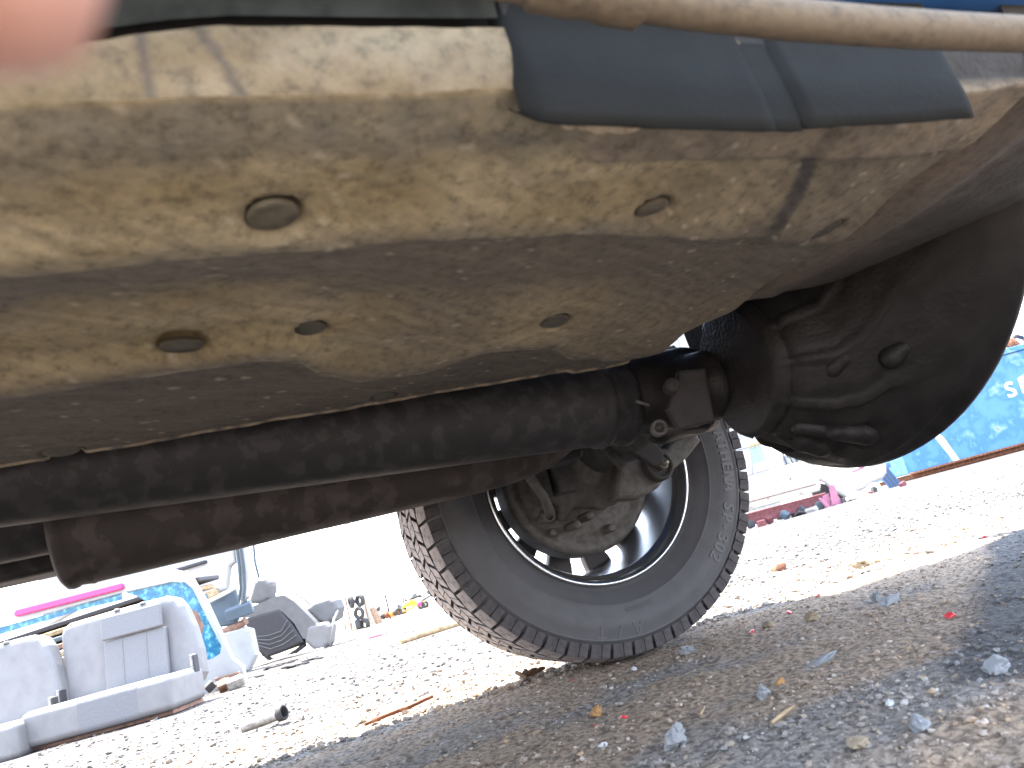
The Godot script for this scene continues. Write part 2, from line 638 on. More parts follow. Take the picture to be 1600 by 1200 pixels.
func pebble(sd: int, sub := 1) -> ArrayMesh:
	var g := Geo.new()
	var f := FastNoiseLite.new()
	f.seed = sd
	f.frequency = 0.9
	var nu := 9 if sub == 1 else 15
	var nv := 6 if sub == 1 else 10
	var pts := []
	for b in nv:
		for a in nu:
			var th := PI * b / (nv - 1)
			var ph := TAU * (a % (nu - 1)) / (nu - 1)
			var d := Vector3(sin(th) * cos(ph), cos(th), sin(th) * sin(ph))
			var r := 1.0 + f.get_noise_3dv(d * 1.3) * 0.9
			# knock off a few flats, as broken stone has
			for q in 4:
				var nn := Vector3(sin(q * 2.4 + sd), cos(q * 1.7 + sd * 1.3), sin(q * 3.1 + sd * 0.7)).normalized()
				var e := d.dot(nn) * r
				if e > 0.68:
					r *= 0.68 / e
			pts.append(d * r * Vector3(1.0, 0.7, 0.85))
	for b in nv - 1:
		for a in nu - 1:
			var p: int = b * nu + a
			if b > 0:
				g.flat(pts[p], pts[p + 1], pts[p + nu])
			if b < nv - 2:
				g.flat(pts[p + 1], pts[p + nu + 1], pts[p + nu])
	return g.mesh()


func gravel() -> void:
	var tints := [Color(0.18, 0.182, 0.19), Color(0.25, 0.24, 0.23), Color(0.14, 0.14, 0.148), Color(0.30, 0.24, 0.18), Color(0.26, 0.2, 0.14), Color(0.36, 0.36, 0.36), Color(0.2, 0.21, 0.24)]
	for kind in 4:
		var mm := MultiMesh.new()
		mm.transform_format = MultiMesh.TRANSFORM_3D
		mm.use_colors = true
		mm.mesh = pebble(11 + kind * 7)
		var ts := []
		var cs := []
		var tries := 30000
		for q in tries:
			var x: float
			var w: float
			var r: float
			if q < 21000:
				w = 0.3 + 2.2 * rng.randf() ** 1.5
				x = -0.55 * w + 0.15 + rng.randf() * (0.75 + 1.25 * w)
				r = 0.0010 + 0.0040 * rng.randf() ** 7
			else:
				w = 1.6 + 9.0 * rng.randf() ** 1.8
				x = -0.5 * w + rng.randf() * 2.0 * w
				r = 0.0022 + 0.0095 * rng.randf() ** 4
			var clump := nz.get_noise_3d(x * 3.0, w * 5.0, 20.0) + nz.get_noise_3d(x * 14.0, w * 18.0, 30.0) * 0.7
			if q < 21000 and clump + 0.45 < rng.randf() * 0.9:
				continue
			var b := Basis.from_euler(Vector3(rng.randf() * 0.8, rng.randf() * TAU, rng.randf() * 0.8)).scaled(Vector3(r, r * rng.randf_range(0.6, 1.0), r))
			ts.append(Transform3D(b, Vector3(x, ground_h(x, w) + r * 0.15, -w)))
			var c: Color = tints[rng.randi() % tints.size()]
			if rng.randf() < 0.025:
				c = Color(0.55, 0.57, 0.57)
			elif rng.randf() < 0.02:
				c = Color(0.42, 0.27, 0.13)
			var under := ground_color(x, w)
			c = c * lerpf(1.0, 0.5, smoothstep(1.7, 2.6, w))  # stones out in the sun darkened likewise against glare
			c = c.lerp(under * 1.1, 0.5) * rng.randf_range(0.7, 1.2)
			c.a = 1.0
			cs.append(c)
		mm.instance_count = ts.size()
		for q in ts.size():
			mm.set_instance_transform(q, ts[q])
			mm.set_instance_color(q, cs[q])
		var o := MultiMeshInstance3D.new()
		o.name = unique("gravel", self)
		o.multimesh = mm
		o.material_override = M.gravel
		add_child(o, true)
		o.set_meta("kind", "stuff")
		tag(o, ["fine bluish and brown grit strewn over the ground", "small angular gravel chips among the dust", "loose flat gravel bits on the yard floor", "rounded pebbles scattered through the grit"][kind], "gravel")


# ------------------------------------------------------------------ vehicle
var car: Node3D
const PLUGS := [[0.041, 0.368, 0.0135], [0.281, 0.395, 0.0115], [0.284, 0.588, 0.0125], [-0.018, 0.545, 0.0145], [0.071, 0.556, 0.012], [0.16, 0.78, 0.012], [-0.141, 0.785, 0.016], [0.474, 0.452, 0.0135], [-0.2, 0.4, 0.0135], [-0.32, 0.6, 0.0145]]


func ip(x: float, xs: Array, ys: Array) -> float:
	if x <= xs[0]:
		return ys[0]
	for k in xs.size() - 1:
		if x < xs[k + 1]:
			var t: float = (x - xs[k]) / (xs[k + 1] - xs[k])
			return lerpf(ys[k], ys[k + 1], t * t * (3 - 2 * t) * 0.5 + t * 0.5)
	return ys[-1]


func crease1(l: float) -> float:
	return ip(l, [0.0, 0.125, 0.24, 0.38, 0.6], [0.395, 0.398, 0.412, 0.444, 0.50])


func crease2(l: float) -> float:
	return ip(l, [0.035, 0.06, 0.085, 0.12, 0.176, 0.237, 0.302, 0.353, 0.42], [0.574, 0.590, 0.635, 0.670, 0.674, 0.641, 0.655, 0.712, 0.74])


func pan_h(l: float, w: float) -> float:
	var c1 := crease1(l)
	var c2 := crease2(l)
	var h: float
	if w < c1:
		h = ip((w - 0.285) / (c1 - 0.285), [0.0, 0.25, 0.6, 0.93, 1.0], [0.423, 0.417, 0.413, 0.405, 0.4045])
	elif w < c2:
		var dip := smoothstep(0.06, 0.22, l)
		h = ip((w - c1) / (c2 - c1), [0.0, 0.06, 0.4, 0.75, 0.95, 1.0], [0.4045, 0.409, 0.423 - dip * 0.009, 0.419 - dip * 0.012, 0.4065 - dip * 0.002, 0.4065])
	else:
		h = ip((w - c2) / (0.80 - c2), [0.0, 0.1, 0.5, 1.0], [0.4065, 0.414, 0.4185, 0.420])
	var ws := ip(w, [0.33, 0.40, 0.46, 0.55, 0.79], [0.372, 0.405, 0.418, 0.406, 0.389])
	h -= 0.0035 * smoothstep(ws - 0.004, ws + 0.001, l)
	h += 0.004 * smoothstep(0.45, 0.5, l)
	h -= ledge(l, w) * 0.006
	h += nz.get_noise_3d(l * 9, w * 12, 40) * 0.0022 + nz.get_noise_3d(l * 45, w * 45, 50) * 0.0005
	for p in PLUGS:
		var d: float = Vector2(l - p[0], w - p[1]).length() / p[2]
		if d < 1.45:
			h += 0.008 * (1.0 - smoothstep(0.92, 1.3, d))
	return h


# lip of caked dirt that runs along under the rocker covers
func ledge(l: float, w: float) -> float:
	var rag := nz.get_noise_3d(l * 30, w * 20, 15) * 0.006 * (1.0 - smoothstep(0.2, 0.3, l)) + nz.get_noise_3d(l * 60, 4, 15) * 0.0012
	var edge := 0.3335 + 0.055 * clampf(l - 0.2, 0.0, 0.3) + rag
	return (1.0 - smoothstep(edge, edge + 0.005, w)) * smoothstep(0.168 + (w - 0.29) * 0.9 + rag, 0.174 + (w - 0.29) * 0.9 + rag, l)


func pan_color(l: float, w: float) -> Color:
	var tan_c := Color(0.305, 0.247, 0.15)
	var ochre := Color(0.22, 0.168, 0.085)
	var grey := Color(0.15, 0.132, 0.10)
	var brown := Color(0.088, 0.070, 0.055)
	var c1 := crease1(l)
	var c2 := crease2(l)
	var n1 := nz.get_noise_3d(l * 8, w * 14, 60) * 1.3
	var n2 := nz.get_noise_3d(l * 22, w * 30, 70) * 1.2
	var c := tan_c.lerp(ochre, clampf(0.4 + n1, 0, 1))
	var t: float
	if w < c1:
		var q := (w - 0.285) / (c1 - 0.285)
		# below the fold a grey band, then ochre again, greyer by the crease
		t = (smoothstep(0.0, 0.06, q) * (1.0 - smoothstep(0.25, 0.5, q))) * 0.75 + smoothstep(0.8, 0.97, q) * 0.6
		c = c.lerp(grey, clampf(t + n2 * 0.4, 0, 1))
	elif w < c2:
		var q := (w - c1) / (c2 - c1)
		t = 1.0 - smoothstep(0.3, 0.6, q + n1 * 0.15) * (1.0 - smoothstep(0.85, 1.0, q)) * (0.85 - 0.5 * smoothstep(0.08, 0.16, l) + 0.5 * smoothstep(0.2, 0.26, l))
		c = c.lerp(brown.lerp(grey, 0.25 + 0.3 * n2), clampf(t * 0.92, 0, 1))
	else:
		c = brown.lerp(grey, clampf(0.05 + n2 * 0.25, 0, 0.4)) * 0.8
	c = c.lerp(brown.lerp(grey, 0.3), smoothstep(0.2, 0.45, l + n1 * 0.06) * 0.78)
	var ws := ip(w, [0.33, 0.40, 0.46, 0.55, 0.79], [0.372, 0.405, 0.418, 0.406, 0.389])
	if w < 0.47:
		c = c.lerp(Color(0.055, 0.052, 0.05), smoothstep(ws - 0.012, ws - 0.007, l) * (1.0 - smoothstep(ws + 0.001, ws + 0.004, l)) * (1.0 - smoothstep(0.42, 0.47, w)) * 0.9)
	c = c.lerp(Color(0.24, 0.19, 0.13).lerp(Color(0.15, 0.12, 0.09), clampf(0.5 + n2, 0, 1)), ledge(l, w) * 0.85)
	# highlight painted along one fold, dark line along the other, long scuffs
	var fold_highlight := 1.0 - smoothstep(0.0012, 0.004, absf(w - c2 + 0.001))
	c = c.lerp(Color(0.30, 0.25, 0.18), fold_highlight * clampf(0.35 + n2, 0, 0.8) * (1.0 - smoothstep(0.38, 0.45, l)))
	c = c.lerp(Color(0.05, 0.045, 0.04), 0.5 * (1.0 - smoothstep(0.001, 0.0035, absf(w - c1 - 0.002))) * clampf(0.6 + n2, 0, 1))
	var scuff := nz.get_noise_3d((l * 0.82 + w * 0.57) * 9, (w * 0.82 - l * 0.57) * 110, 33)
	c = c * (1.0 + 0.35 * scuff)
	c.a = 1.0
	var chip := nz2.get_noise_3d(l * 60, w * 75, 80)
	if chip > 0.62:
		c = c.lerp(Color(0.5, 0.43, 0.32), 0.4)
	return c


func pan() -> void:
	var g := Geo.new()
	var pts := PackedVector3Array()
	var cols := PackedColorArray()
	var nl := 330
	var wlist := []
	for q in 120:
		wlist.append(0.287 + (0.797 - 0.287) * q / 119.0)
	for r in 7 + wlist.size() + 5:
		for a in nl:
			var wr: float = 0.285 if r < 7 else (wlist[r - 7] if r < 7 + wlist.size() else 0.80)
			var lmax := 0.512 - 0.044 * smoothstep(0.635, 0.675, wr)
			var l := -0.80 + (0.80 + lmax) * a / (nl - 1)
			var jag := nz.get_noise_3d(l * 30, r * 0.2, 90)
			var p: Vector3
			var c: Color
			if r < 7:
				var t := r / 6.0
				p = V(l, lerpf(0.4565 - 0.012 * smoothstep(0.03, -0.06, l), 0.4235, t), 0.2845 + 0.002 * t + jag * 0.0012 - 0.002 * sin(t * PI))
				c = Color(0.215, 0.17, 0.105).lerp(Color(0.15, 0.11, 0.058), clampf(0.45 + nz.get_noise_3d(l * 12, t, 95) * 1.5 + smoothstep(0.1, -0.05, l) * 0.3, 0, 1))
				c = c.lerp(Color(0.022, 0.018, 0.015), smoothstep(0.2, 0.36, l))
				# two dark runs down the flange
				var run := absf(l + 0.0052 + 0.001 * t)
				var run2 := absf(l - 0.016 - 0.012 * t)
				c = c.lerp(Color(0.05, 0.042, 0.036), 0.7 * (1.0 - smoothstep(0.0012, 0.003, minf(run, run2))))
			elif r < 7 + wlist.size():
				var w: float = wlist[r - 7]
				p = V(l, pan_h(l, w), w)
				c = pan_color(l, w)
			else:
				var t := (r - 7 - wlist.size()) / 4.0
				var w := 0.798 + 0.012 * sin(t * PI / 2)
				p = V(l, pan_h(l, 0.797) - 0.004 * sin(t * PI) + 0.02 * t * t, w)
				c = Color(0.1, 0.08, 0.07).lerp(Color(0.30, 0.235, 0.155), clampf(0.7 + nz2.get_noise_2d(l * 40, 3.0) * 1.5, 0, 1))
			pts.append(p)
			cols.append(c)
	g.sheet(pts, nl, 7 + wlist.size() + 5, cols)
	var o := put("floor_pan", g, M.pan, car, "dirt-caked tan floor pan")
	for p in PLUGS:
		var pg := Geo.new()
		var y := pan_h(p[0] + p[2] * 1.45, p[1]) + 0.0004
		var tilt := Vector3(rng.randf_range(-0.1, 0.1), 1, rng.randf_range(-0.1, 0.1))
		var r: float = p[2]
		pg.lathe([[0.0, -0.0006], [r * 0.55, -0.0003], [r * 0.9, 0.0], [r, 0.001], [r * 1.0, 0.004], [0.0, 0.006]], V(p[0] - r * 0.07, y, p[1] - r * 0.09), tilt, 28)
		put("drain_plug", pg, M.plug_dusty if p[1] < 0.42 else M.plug, o)
	# caked dirt torn from the corner of the rocker cover
	var cl := []
	for q in 16:
		var t := q / 15.0
		var r := 0.0038 * (1.3 - t) + rng.randf() * 0.0025
		var l := 0.163 + 0.055 * t + rng.randf() * 0.004
		var a := V(l, 0.4165 - 0.004 * t + rng.randf_range(-0.003, 0.003), 0.290 + 0.014 * t + rng.randf_range(-0.003, 0.004))
		cl.append([a, a + Vector3(rng.randf_range(-0.006, 0.006), 0, rng.randf_range(-0.006, 0.003)), r, r * 0.7])
	put("dirt_clump", blob(cl, 0.0016, 700.0), M.clump, o)
	# floor beyond the last seam, running on to the wheel arch
	g = Geo.new()
	pts = PackedVector3Array()
	cols = PackedColorArray()
	for b in 60:
		for a in 90:
			var l := 0.506 + (0.62 - 0.36 * smoothstep(0.5, 0.66, 0.283 + 0.40 * maxf(0, (b - 8) / 51.0))) * a / 89.0
			var w := 0.283 + 0.372 * maxf(0, (b - 8) / 51.0)
			var h := 0.428 + 0.012 * smoothstep(0.60, 0.85, l) - 0.004 * smoothstep(0.53, 0.54, l) + 0.005 * smoothstep(0.575, 0.6, l)
			if b < 8:
				h += 0.05 * (1.0 - b / 8.0)
			else:
				h += -0.010 * sin(minf(1.0, (b - 8) / 51.0) * PI) + nz.get_noise_3d(l * 12, w * 12, 44) * 0.002
			pts.append(V(l, h, w))
			var n2 := nz.get_noise_3d(l * 22, w * 30, 70) * 1.2
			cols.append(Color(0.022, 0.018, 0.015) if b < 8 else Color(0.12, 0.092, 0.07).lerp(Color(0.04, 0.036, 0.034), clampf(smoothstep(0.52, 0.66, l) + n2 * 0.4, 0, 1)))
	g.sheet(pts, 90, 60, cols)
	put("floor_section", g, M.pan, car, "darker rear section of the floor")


func rocker() -> void:
	# dark plastic covers below the blue sill
	for s in [[0.151, 0.290, 0.3995, 0.386, 0.010], [0.278, 0.3055, 0.389, 0.3875, 0.002], [0.3035, 0.432, 0.3865, 0.388, 0.006]]:
		var g := Geo.new()
		var nl := 30
		var prof := []
		var pts := PackedVector3Array()
		for a in nl:
			var t := float(a) / (nl - 1)
			var l := lerpf(s[0], s[1], t)
			var e: float = minf(t, 1 - t) * (s[1] - s[0])
			var rd: float = s[4]
			var back := 0.0 if e > rd else rd - sqrt(maxf(0, rd * rd - (rd - e) * (rd - e)))
			var hb := lerpf(s[2], s[3], t ** 0.7)
			for q in 12:
				var u := q / 11.0
				var h := lerpf(hb, 0.475, clampf((u - 0.3) / 0.7, 0, 1))
				var w: float = 0.2755 + 0.008 * maxf(0, (h - 0.41) / 0.06)
				if u < 0.3:
					var b := u / 0.3
					h = hb + 0.016 * (1 - sin(b * PI / 2))
					w = 0.2755 + 0.006 + 0.012 * (1 - b) - 0.006 * sin(b * PI / 2)
				pts.append(V(l, h + back * 1.15 + nz.get_noise_3d(l * 20, h * 20, 3) * 0.0012, w + back + (0.0032 if s[4] == 0.002 else 0.0)))
		g.sheet(pts, 12, nl)
		put("rocker_cover", g, M.rocker, car)
	# dark sill strip to the left of the covers, then black boxes added as shade in the gaps
	var d := Geo.new()
	var pt := PackedVector3Array()
	for a in 40:
		var l := -0.8 + 0.952 * a / 39.0
		for q in 8:
			var t := q / 7.0
			pt.append(V(l, 0.4605 + 0.05 * t - 0.012 * smoothstep(0.03, -0.06, l) + nz.get_noise_3d(l * 12, t, 8) * 0.001, 0.279 + 0.004 * (1 - t) * (1 - t)))
	d.sheet(pt, 8, 40)
	put("sill_strip", d, M.dark_strip, car)
	d = Geo.new()
	d.box(Vector3(0.96, 0.03, 0.012), V(-0.32, 0.468, 0.298), 0.002)
	d.box(Vector3(0.284, 0.06, 0.006), V(0.297, 0.4585, 0.2865), 0.002)
	put("gap_shade", d, M.black_gap, car)


func wheel(at: Vector3, detailed: bool, turn := 0.0) -> void:
	# local axes: z towards the middle of the vehicle, wheel turns about z
	var o := Geo.new()
	var prof := [[0.222, 0.098], [0.2255, 0.107], [0.232, 0.113], [0.236, 0.1135], [0.238, 0.118], [0.252, 0.129], [0.262, 0.1355], [0.2635, 0.139], [0.266, 0.1392], [0.268, 0.1375], [0.285, 0.1445], [0.30, 0.147], [0.312, 0.1465], [0.327, 0.1425], [0.3285, 0.1445], [0.331, 0.144], [0.333, 0.1405], [0.346, 0.1335], [0.3535, 0.122], [0.3565, 0.105], [0.358, 0.07], [0.3585, 0.0]]
	var full := prof.duplicate()
	for k in range(prof.size() - 2, -1, -1):
		full.append([prof[k][0], -prof[k][1]])
	o.lathe(full, Vector3.ZERO, Vector3(0, 0, 1), 120)
	var ty := put("tyre", o, M.rubber, car, "all-terrain tyre with chunky tread blocks")
	ty.position = at
	ty.rotation.y = turn
	if detailed:
		var count := 48
		var pitch := TAU / count
		var bw := pitch * 0.365
		# each row: outline in (angle, across) as a block with its sipe, top radius
		var rows := []
		for s in [1.0, -1.0]:
			rows.append([[[-0.44, 0.093], [0.40, 0.099], [0.46, 0.136], [0.02, 0.138], [-0.02, 0.094]], [[-0.06, 0.0935], [-0.02, 0.137], [-0.40, 0.136], [-0.48, 0.093]], s, 0.0])
		for q in 4:
			var c0: float = [-0.066, -0.022, 0.022, 0.066][q]
			var k := 1.0 if q % 2 == 0 else -1.0
			rows.append([[[-0.47, c0 - 0.0195], [-0.03, c0 - 0.0195], [0.18, c0 + 0.0195], [-0.22, c0 + 0.0195]], [[0.01, c0 - 0.0195], [0.34, c0 - 0.0195], [0.62, c0 + 0.0195], [0.22, c0 + 0.0195]], k, 0.25 * q])
		for rw in rows.size():
			var row: Array = rows[rw]
			var g := Geo.new()
			for half in 2:
				var p: Array = row[half]
				var n0 := g.c.size()
				var top := []
				var bot := []
				for c in p:
					var th: float = c[0] * pitch
					var z: float = c[1]
					if rw < 2:
						z *= row[2]
						th *= row[2]
					elif row[2] < 0:
						th = -th + 0.15 * pitch
					var az := absf(z)
					var r := 0.3705 - 0.0015 * (az / 0.1) ** 2 - 0.007 * smoothstep(0.11, 0.14, az)
					var zb := z * (1.04 if az > 0.12 else 1.0)
					var rb := 0.354 if az < 0.12 else 0.336
					top.append(Vector3(sin(th) * r, cos(th) * r, z))
					bot.append(Vector3(sin(th) * rb, cos(th) * rb, zb))
				var m := top.size()
				for k in m:
					g.quad(bot[k], top[k], top[(k + 1) % m], bot[(k + 1) % m])
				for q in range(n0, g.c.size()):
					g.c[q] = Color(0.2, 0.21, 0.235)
				for k in range(1, m - 1):
					g.flat(top[0], top[k], top[k + 1])
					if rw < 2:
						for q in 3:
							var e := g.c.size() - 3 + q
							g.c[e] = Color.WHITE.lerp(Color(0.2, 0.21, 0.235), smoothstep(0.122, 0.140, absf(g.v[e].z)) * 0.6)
			var me := g.mesh()
			for k in count:
				var b := put("tread_block", me, M.tread, ty)
				b.rotation.z = (k + row[3]) * pitch
		# raised lettering on the inner sidewall, tops outward
		sidewall_text(ty, "ATHENA SP-302", 0.306, 87.5, 4.2, 0.026)
		sidewall_text(ty, "A/T", 0.314, 181.0, 7.0, 0.026)
		# stepped moulding line and small plate marks
		var mk := Geo.new()
		var zz := []
		for k in 30:
			var a := deg_to_rad(58.0 + k * 3.1)
			var r: float = 0.3385 + (0.0045 if (k / 2) % 2 == 0 else 0.0)
			zz.append(Vector3(sin(a) * r, cos(a) * r, 0.1395 if (k / 2) % 2 else 0.1375))
		mk.tube(zz, 0.0012, 6)
		for k in 3:
			var pp := []
			for q in 8:
				var a := deg_to_rad(172.0 + q * 1.7)
				var r := 0.2735 + 0.003 * k
				pp.append(Vector3(sin(a) * r, cos(a) * r, 0.1407 + 0.0013 * k))
			mk.tube(pp, 0.0009, 5)
		put("sidewall_moulding", mk, M.letter, ty)
	# rim
	o = Geo.new()
	o.lathe([[0.2275, 0.098], [0.229, 0.105], [0.2285, 0.114], [0.2255, 0.117], [0.2205, 0.116], [0.217, 0.111], [0.2145, 0.10], [0.2135, 0.092], [0.2065, 0.089], [0.2045, 0.083], [0.203, 0.06], [0.1985, 0.03], [0.1945, -0.02], [0.1935, -0.08], [0.199, -0.092], [0.215, -0.105], [0.226, -0.115], [0.229, -0.11], [0.2285, -0.1]], Vector3.ZERO, Vector3(0, 0, 1), 96)
	var rim := put("rim", o, M.alloy, car)
	rim.position = at
	rim.rotation.y = turn
	o = Geo.new()
	o.lathe([[0.0, -0.07], [0.055, -0.07], [0.075, -0.08], [0.078, -0.1], [0.0, -0.105]], Vector3.ZERO, Vector3(0, 0, 1), 40)
	put("hub_disc", o, M.spoke, rim)
	var sp := Geo.new()
	sp.puff(poly([-0.024, 0.07, 0.024, 0.07, 0.0215, 0.13, 0.031, 0.194, -0.031, 0.194, -0.0215, 0.13]), 0.03, 0.005, T(0, 0, -0.085))
	var sm := sp.mesh()
	for k in 12:
		var s := put("spoke", sm, M.spoke, rim)
		s.rotation.z = TAU * (k + 0.5) / 12


func sidewall_text(ty: Node3D, text: String, r: float, from: float, step: float, size: float) -> void:
	var font := SystemFont.new()
	font.font_names = PackedStringArray(["Droid Sans"])
	font.font_weight = 700
	for k in text.length():
		if text[k] == " ":
			continue
		var tm := TextMesh.new()
		tm.font = font
		tm.text = text[k]
		tm.font_size = 32
		tm.pixel_size = size / 24.0
		tm.depth = 0.003
		var o := put("raised_letter", tm, M.letter, ty)
		var a := deg_to_rad(from + k * step)
		var z := 0.1462 if r < 0.31 else 0.1450
		o.transform = Transform3D(Basis(Vector3(0, 0, 1), -a) * Basis(Vector3(1, 0, 0), -0.05 if r < 0.31 else -0.2), Vector3(sin(a) * r, cos(a) * r, z))


func hub() -> void:
	var c := V(0.667, 0.37, 1.50)
	var o := Geo.new()
	# drum backing plate
	o.lathe([[0.0, 0.035], [0.06, 0.034], [0.085, 0.022], [0.118, 0.02], [0.126, 0.012], [0.136, 0.012], [0.146, 0.02], [0.156, 0.018], [0.163, 0.006], [0.163, -0.05], [0.0, -0.055]], c, Vector3(0, 0, 1), 72)
	var bp := put("backing_plate", o, M.hub, car)
	# cast knuckle: lumps and arms over the plate
	var b := []
	limb_v(b, 0.64, 0.385, 1.40, 0.667, 0.37, 1.49, 0.055, 0.07)
	limb_v(b, 0.60, 0.372, 1.41, 0.655, 0.362, 1.42, 0.022, 0.026)
	limb_v(b, 0.655, 0.35, 1.42, 0.70, 0.335, 1.43, 0.02, 0.016)
	limb_v(b, 0.70, 0.335, 1.43, 0.715, 0.305, 1.45, 0.016, 0.012)
	limb_v(b, 0.585, 0.34, 1.43, 0.64, 0.325, 1.44, 0.018, 0.02)
	limb_v(b, 0.64, 0.325, 1.44, 0.69, 0.30, 1.46, 0.016, 0.012)
	limb_v(b, 0.60, 0.31, 1.45, 0.60, 0.30, 1.46, 0.016, 0.014)
	limb_v(b, 0.70, 0.37, 1.40, 0.765, 0.345, 1.39, 0.03, 0.028)
	put("cast_knuckle", blob(b, 0.0055, 160.0), M.hub, car)
	# bolt heads and the little blind plugs on the plate
	for q in [[0.613, 0.272, 1.44], [0.646, 0.283, 1.44], [0.582, 0.37, 1.395], [0.70, 0.25, 1.473], [0.575, 0.27, 1.473]]:
		var g := Geo.new()
		g.lathe([[0.0, 0.024], [0.006, 0.0235], [0.0085, 0.021], [0.009, 0.0], [0.009, -0.03]], V(q[0], q[1], q[2] + 0.008), Vector3(0, 0, 1), 18)
		put("bolt_head", g, M.hub, bp)
	# brake line
	o = Geo.new()
	o.tube([V(0.475, 0.415, 1.30), V(0.50, 0.372, 1.32), V(0.53, 0.33, 1.35), V(0.553, 0.306, 1.40), V(0.556, 0.30, 1.46)], [0.009, 0.009, 0.009, 0.0105, 0.011], 12)
	o.lathe([[0.011, 0.0], [0.014, 0.002], [0.014, 0.01], [0.011, 0.012], [0.013, 0.016], [0.013, 0.024], [0.009, 0.026]], V(0.5535, 0.303, 1.43), Vector3(-0.05, -0.1, 1), 16)
	put("brake_hose", o, M.hub, car)
	o = Geo.new()
	o.box(Vector3(0.035, 0.09, 0.05), V(0.575, 0.375, 1.36), 0.006)
	o.box(Vector3(0.035, 0.11, 0.04), V(0.535, 0.385, 1.37), 0.006)
	put("bracket_block", o, M.hub_dark, car)
	# lower arm with its bushing and nut
	o = Geo.new()
	o.puff(poly([-0.11, -0.035, -0.06, -0.045, -0.01, -0.034, 0.02, -0.012, 0.075, 0.012, 0.115, 0.038, 0.108, 0.062, 0.085, 0.055, 0.05, 0.052, 0.03, 0.04, -0.02, 0.04, -0.08, 0.03]), 0.05, 0.012, T(0.775, 0.332, -1.36), 3)
	put("lower_arm", o, M.hub, car, "grey lower suspension arm")
	o = Geo.new()
	o.lathe([[0.030, -0.03], [0.030, 0.012], [0.027, 0.016], [0.022, 0.016], [0.021, 0.010], [0.015, 0.010], [0.0, 0.010]], V(0.768, 0.338, 1.33), Vector3(0, 0, 1), 32)
	var bu := put("bushing", o, M.hub_dark, car)
	o = Geo.new()
	o.lathe([[0.014, 0.0], [0.014, 0.004], [0.0115, 0.0045], [0.0115, 0.016], [0.010, 0.0175], [0.0065, 0.0178], [0.0062, 0.027], [0.0, 0.028]], V(0.770, 0.339, 1.3215), Vector3(0, 0, 1), 6)
	put("nut", o, M.bolt, bu)
	# hanging plates beside the collar
	o = Geo.new()
	o.puff(poly([0.0, 0.0, 0.06, 0.0, 0.125, -0.075, 0.118, -0.1, 0.09, -0.098, 0.035, -0.055]), 0.012, 0.004, T(0.615, 0.43, -1.22, Basis.from_euler(Vector3(0, 0.2, 0))), 2)
	put("hanger_plate", o, M.rusty_dark, car)
	o = Geo.new()
	o.puff(poly([0.0, 0.0, 0.025, 0.0, 0.06, -0.085, 0.045, -0.09]), 0.012, 0.004, T(0.60, 0.43, -1.25), 2)
	put("hanger_plate", o, M.hub_dark, car)
	# axle tube from the knuckle in towards the casing
	o = Geo.new()
	o.tube([V(0.66, 0.40, 1.44), V(0.68, 0.41, 1.2), V(0.70, 0.41, 0.98)], [0.052, 0.045, 0.04], 24)
	put("axle_tube", o, M.hub_dark, car)


